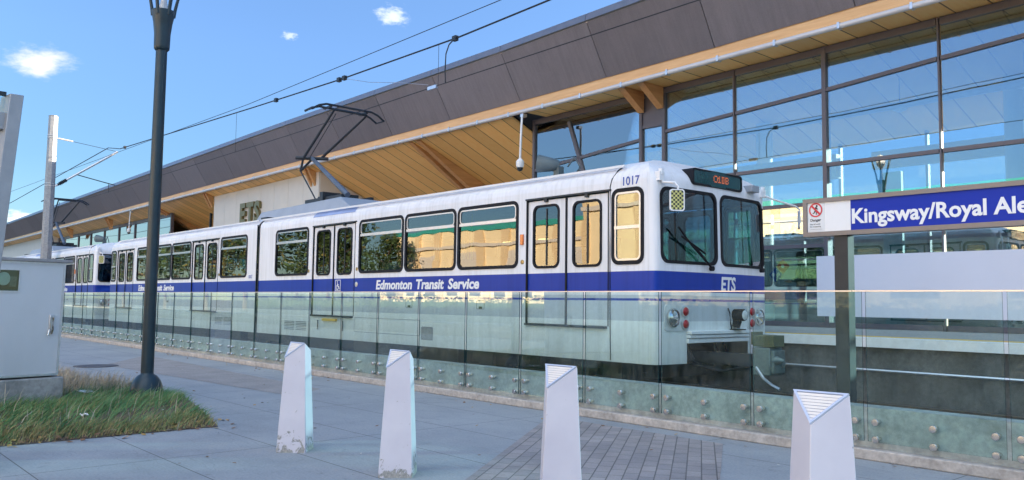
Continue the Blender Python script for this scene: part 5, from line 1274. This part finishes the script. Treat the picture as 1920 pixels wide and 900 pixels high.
def tree(x, y, h, r, label, mix, n=2600, seed=0):
    random.seed(seed); t = thing('tree', label, 'tree', (x, y, 0)); th = h*.32
    tb = MB(); tb.tube([(x, y, -.05), (x+.05, y, th*.6), (x, y+.05, th), (x+.1, y, h*.7)], [h*.028, h*.02, h*.016, h*.006], 9); cl_ = []
    for k in range(11):
        a = k*2.4+random.random(); z = th+(h-th)*(.05+.085*k); rr = r*(1-.07*k)*random.uniform(.5, .95); e = Vector((x+rr*cos(a), y+rr*sin(a), min(h*.94, z+r*.35)))
        tb.tube([(x, y, z-.25), (x+rr*.5*cos(a), y+rr*.5*sin(a), z+.1), e], [h*.011, h*.007, h*.003], 6); cl_ += [(e, r*random.uniform(.32, .5)), (Vector((x+rr*.55*cos(a+.4), y+rr*.55*sin(a+.4), z+r*.2)), r*random.uniform(.3, .45))]
    tb.build('trunk', BARK, t, smooth=60); cr_ = MB()
    for k in range(n):
        c, q = random.choice(cl_); d = Vector((random.gauss(0, 1), random.gauss(0, 1), random.gauss(0, .8))).normalized()*q*random.random()**.45; p = c+d
        s = random.uniform(.09, .2)*h/7; a = Vector((random.gauss(0, 1), random.gauss(0, 1), random.gauss(0, 1))).normalized(); b = a.orthogonal().normalized()
        cr_.cur = random.choices((0, 1, 2), mix)[0]; cr_.add([p-a*s, p+b*s*.55, p+a*s, p-b*s*.55], [(0, 1, 2, 3)])
    cr_.build('crown', LEAF, t)
random.seed(21); hg = MB(); hg.cur = 0  # unseen hedge, added to darken what the balustrade glass reflects
hg.box(-74, 8, -18.9, -18.3, -.05, 1.35)
for k in range(9000):
    x, y, z = random.uniform(-74, 8), random.uniform(-19.05, -18.15), .1+1.55*random.random()**.8; z += .12*sin(x*1.7)+.1*sin(x*.63)
    s_ = random.uniform(.07, .16); a_ = Vector((random.gauss(0, 1), random.gauss(0, 1), random.gauss(0, 1))).normalized(); b_ = a_.orthogonal().normalized(); p_ = Vector((x, y, z))
    hg.cur = random.choice((0, 0, 1)); hg.add([p_-a_*s_, p_+b_*s_*.6, p_+a_*s_, p_-b_*s_*.6], [(0, 1, 2, 3)])
tag(hg.build('hedge', LEAF[:2], None, loc=(-33, -18.6, 0)), 'long clipped green hedge added across the street to darken the balustrade reflections', 'hedge')
tree(-62.5, -19.5, 9, 3.6, 'dark spruce-green tree at the end of the tan building across the street', (6, 3, .3), 3600, 1)
tree(-55, -19.2, 6.2, 2.2, 'small dark tree in front of the tan building across the street', (6, 2, .3), 2600, 12)
tree(-70, -20.5, 8.5, 3.6, 'second leafy tree along the far sidewalk, reflected in the tram windows', (5, 4, 1), 3200, 2)
tree(-79, -19.5, 10, 4.2, 'third, broader tree along the far sidewalk left of the tan building', (5, 3, 2), 3200, 3)
tree(-90, -20, 9, 4.2, 'fourth tree along the far sidewalk with yellowing leaves', (3, 4, 4), 2600, 4)
tree(-103, -20, 10, 4.6, 'fifth tree further down the far sidewalk', (5, 4, 1), 2600, 5)
tree(-119, -20, 10, 4.8, 'last tree at the far end of the far sidewalk', (5, 3, 2), 2600, 6)
tree(-23.5, 44, 5.6, 2.6, 'low bushy tree beyond the station seen below the name sign', (3, 5, 3), 3000, 7)
tree(-31, 45, 7.2, 3.0, 'greener tree beyond the glazed hall beside the sand house', (4, 5, 1), 2600, 8)
tree(-9, 47, 5.8, 2.4, 'small yellow tree beyond the platform at the right', (1, 3, 6), 2200, 9)
def car(x, y, label, paint):
    t = thing('parked_car', label, 'car', (x, y, 0)); L, Wd = 4.4, 1.75
    prof = [(0, .28), (0, .72), (.15, .82), (.95, .93), (1.5, 1.38), (2.9, 1.42), (3.75, .98), (4.3, .90), (4.4, .6), (4.4, .28)]
    b = MB(); b.hexa([(x+u, y, v) for u, v in prof], [(x+u, y+Wd, v) for u, v in prof]); b.build('body', paint, t, bevel=.06)
    for y_, d in ((y-.006, .012), (y+Wd-.006, .012)):
        MB().prism([(x+1.12, y_, .95), (x+1.58, y_, 1.32), (x+2.1, y_, 1.345), (x+2.1, y_, .97)], (0, d, 0)).build('window', GLASS_BLD, t); MB().prism([(x+2.18, y_, .97), (x+2.18, y_, 1.345), (x+2.85, y_, 1.35), (x+3.5, y_, 1.0)], (0, d, 0)).build('window', GLASS_BLD, t)
    for u in (.85, 3.5):
        for y_ in (y-.02, y+Wd-.18):
            w_ = MB().lathe((x+u, y_, .31), [(.31, 0), (.32, .05), (.32, .15), (.31, .2)], 22, (0, 1, 0)).build('wheel', BLACK, t, smooth=40)
    for y_ in (y+.15, y+Wd-.45): MB().box(x-.012, x+.03, y_, y_+.3, .60, .72).build('headlight', SIGNWHITE, t)
car(-20.5, 27, 'blue car parked on the road behind the station, seen through the hall glass', BLUE)
car(-14.2, 27.4, 'white car parked on the road behind the station, seen through the hall glass', WHITE)
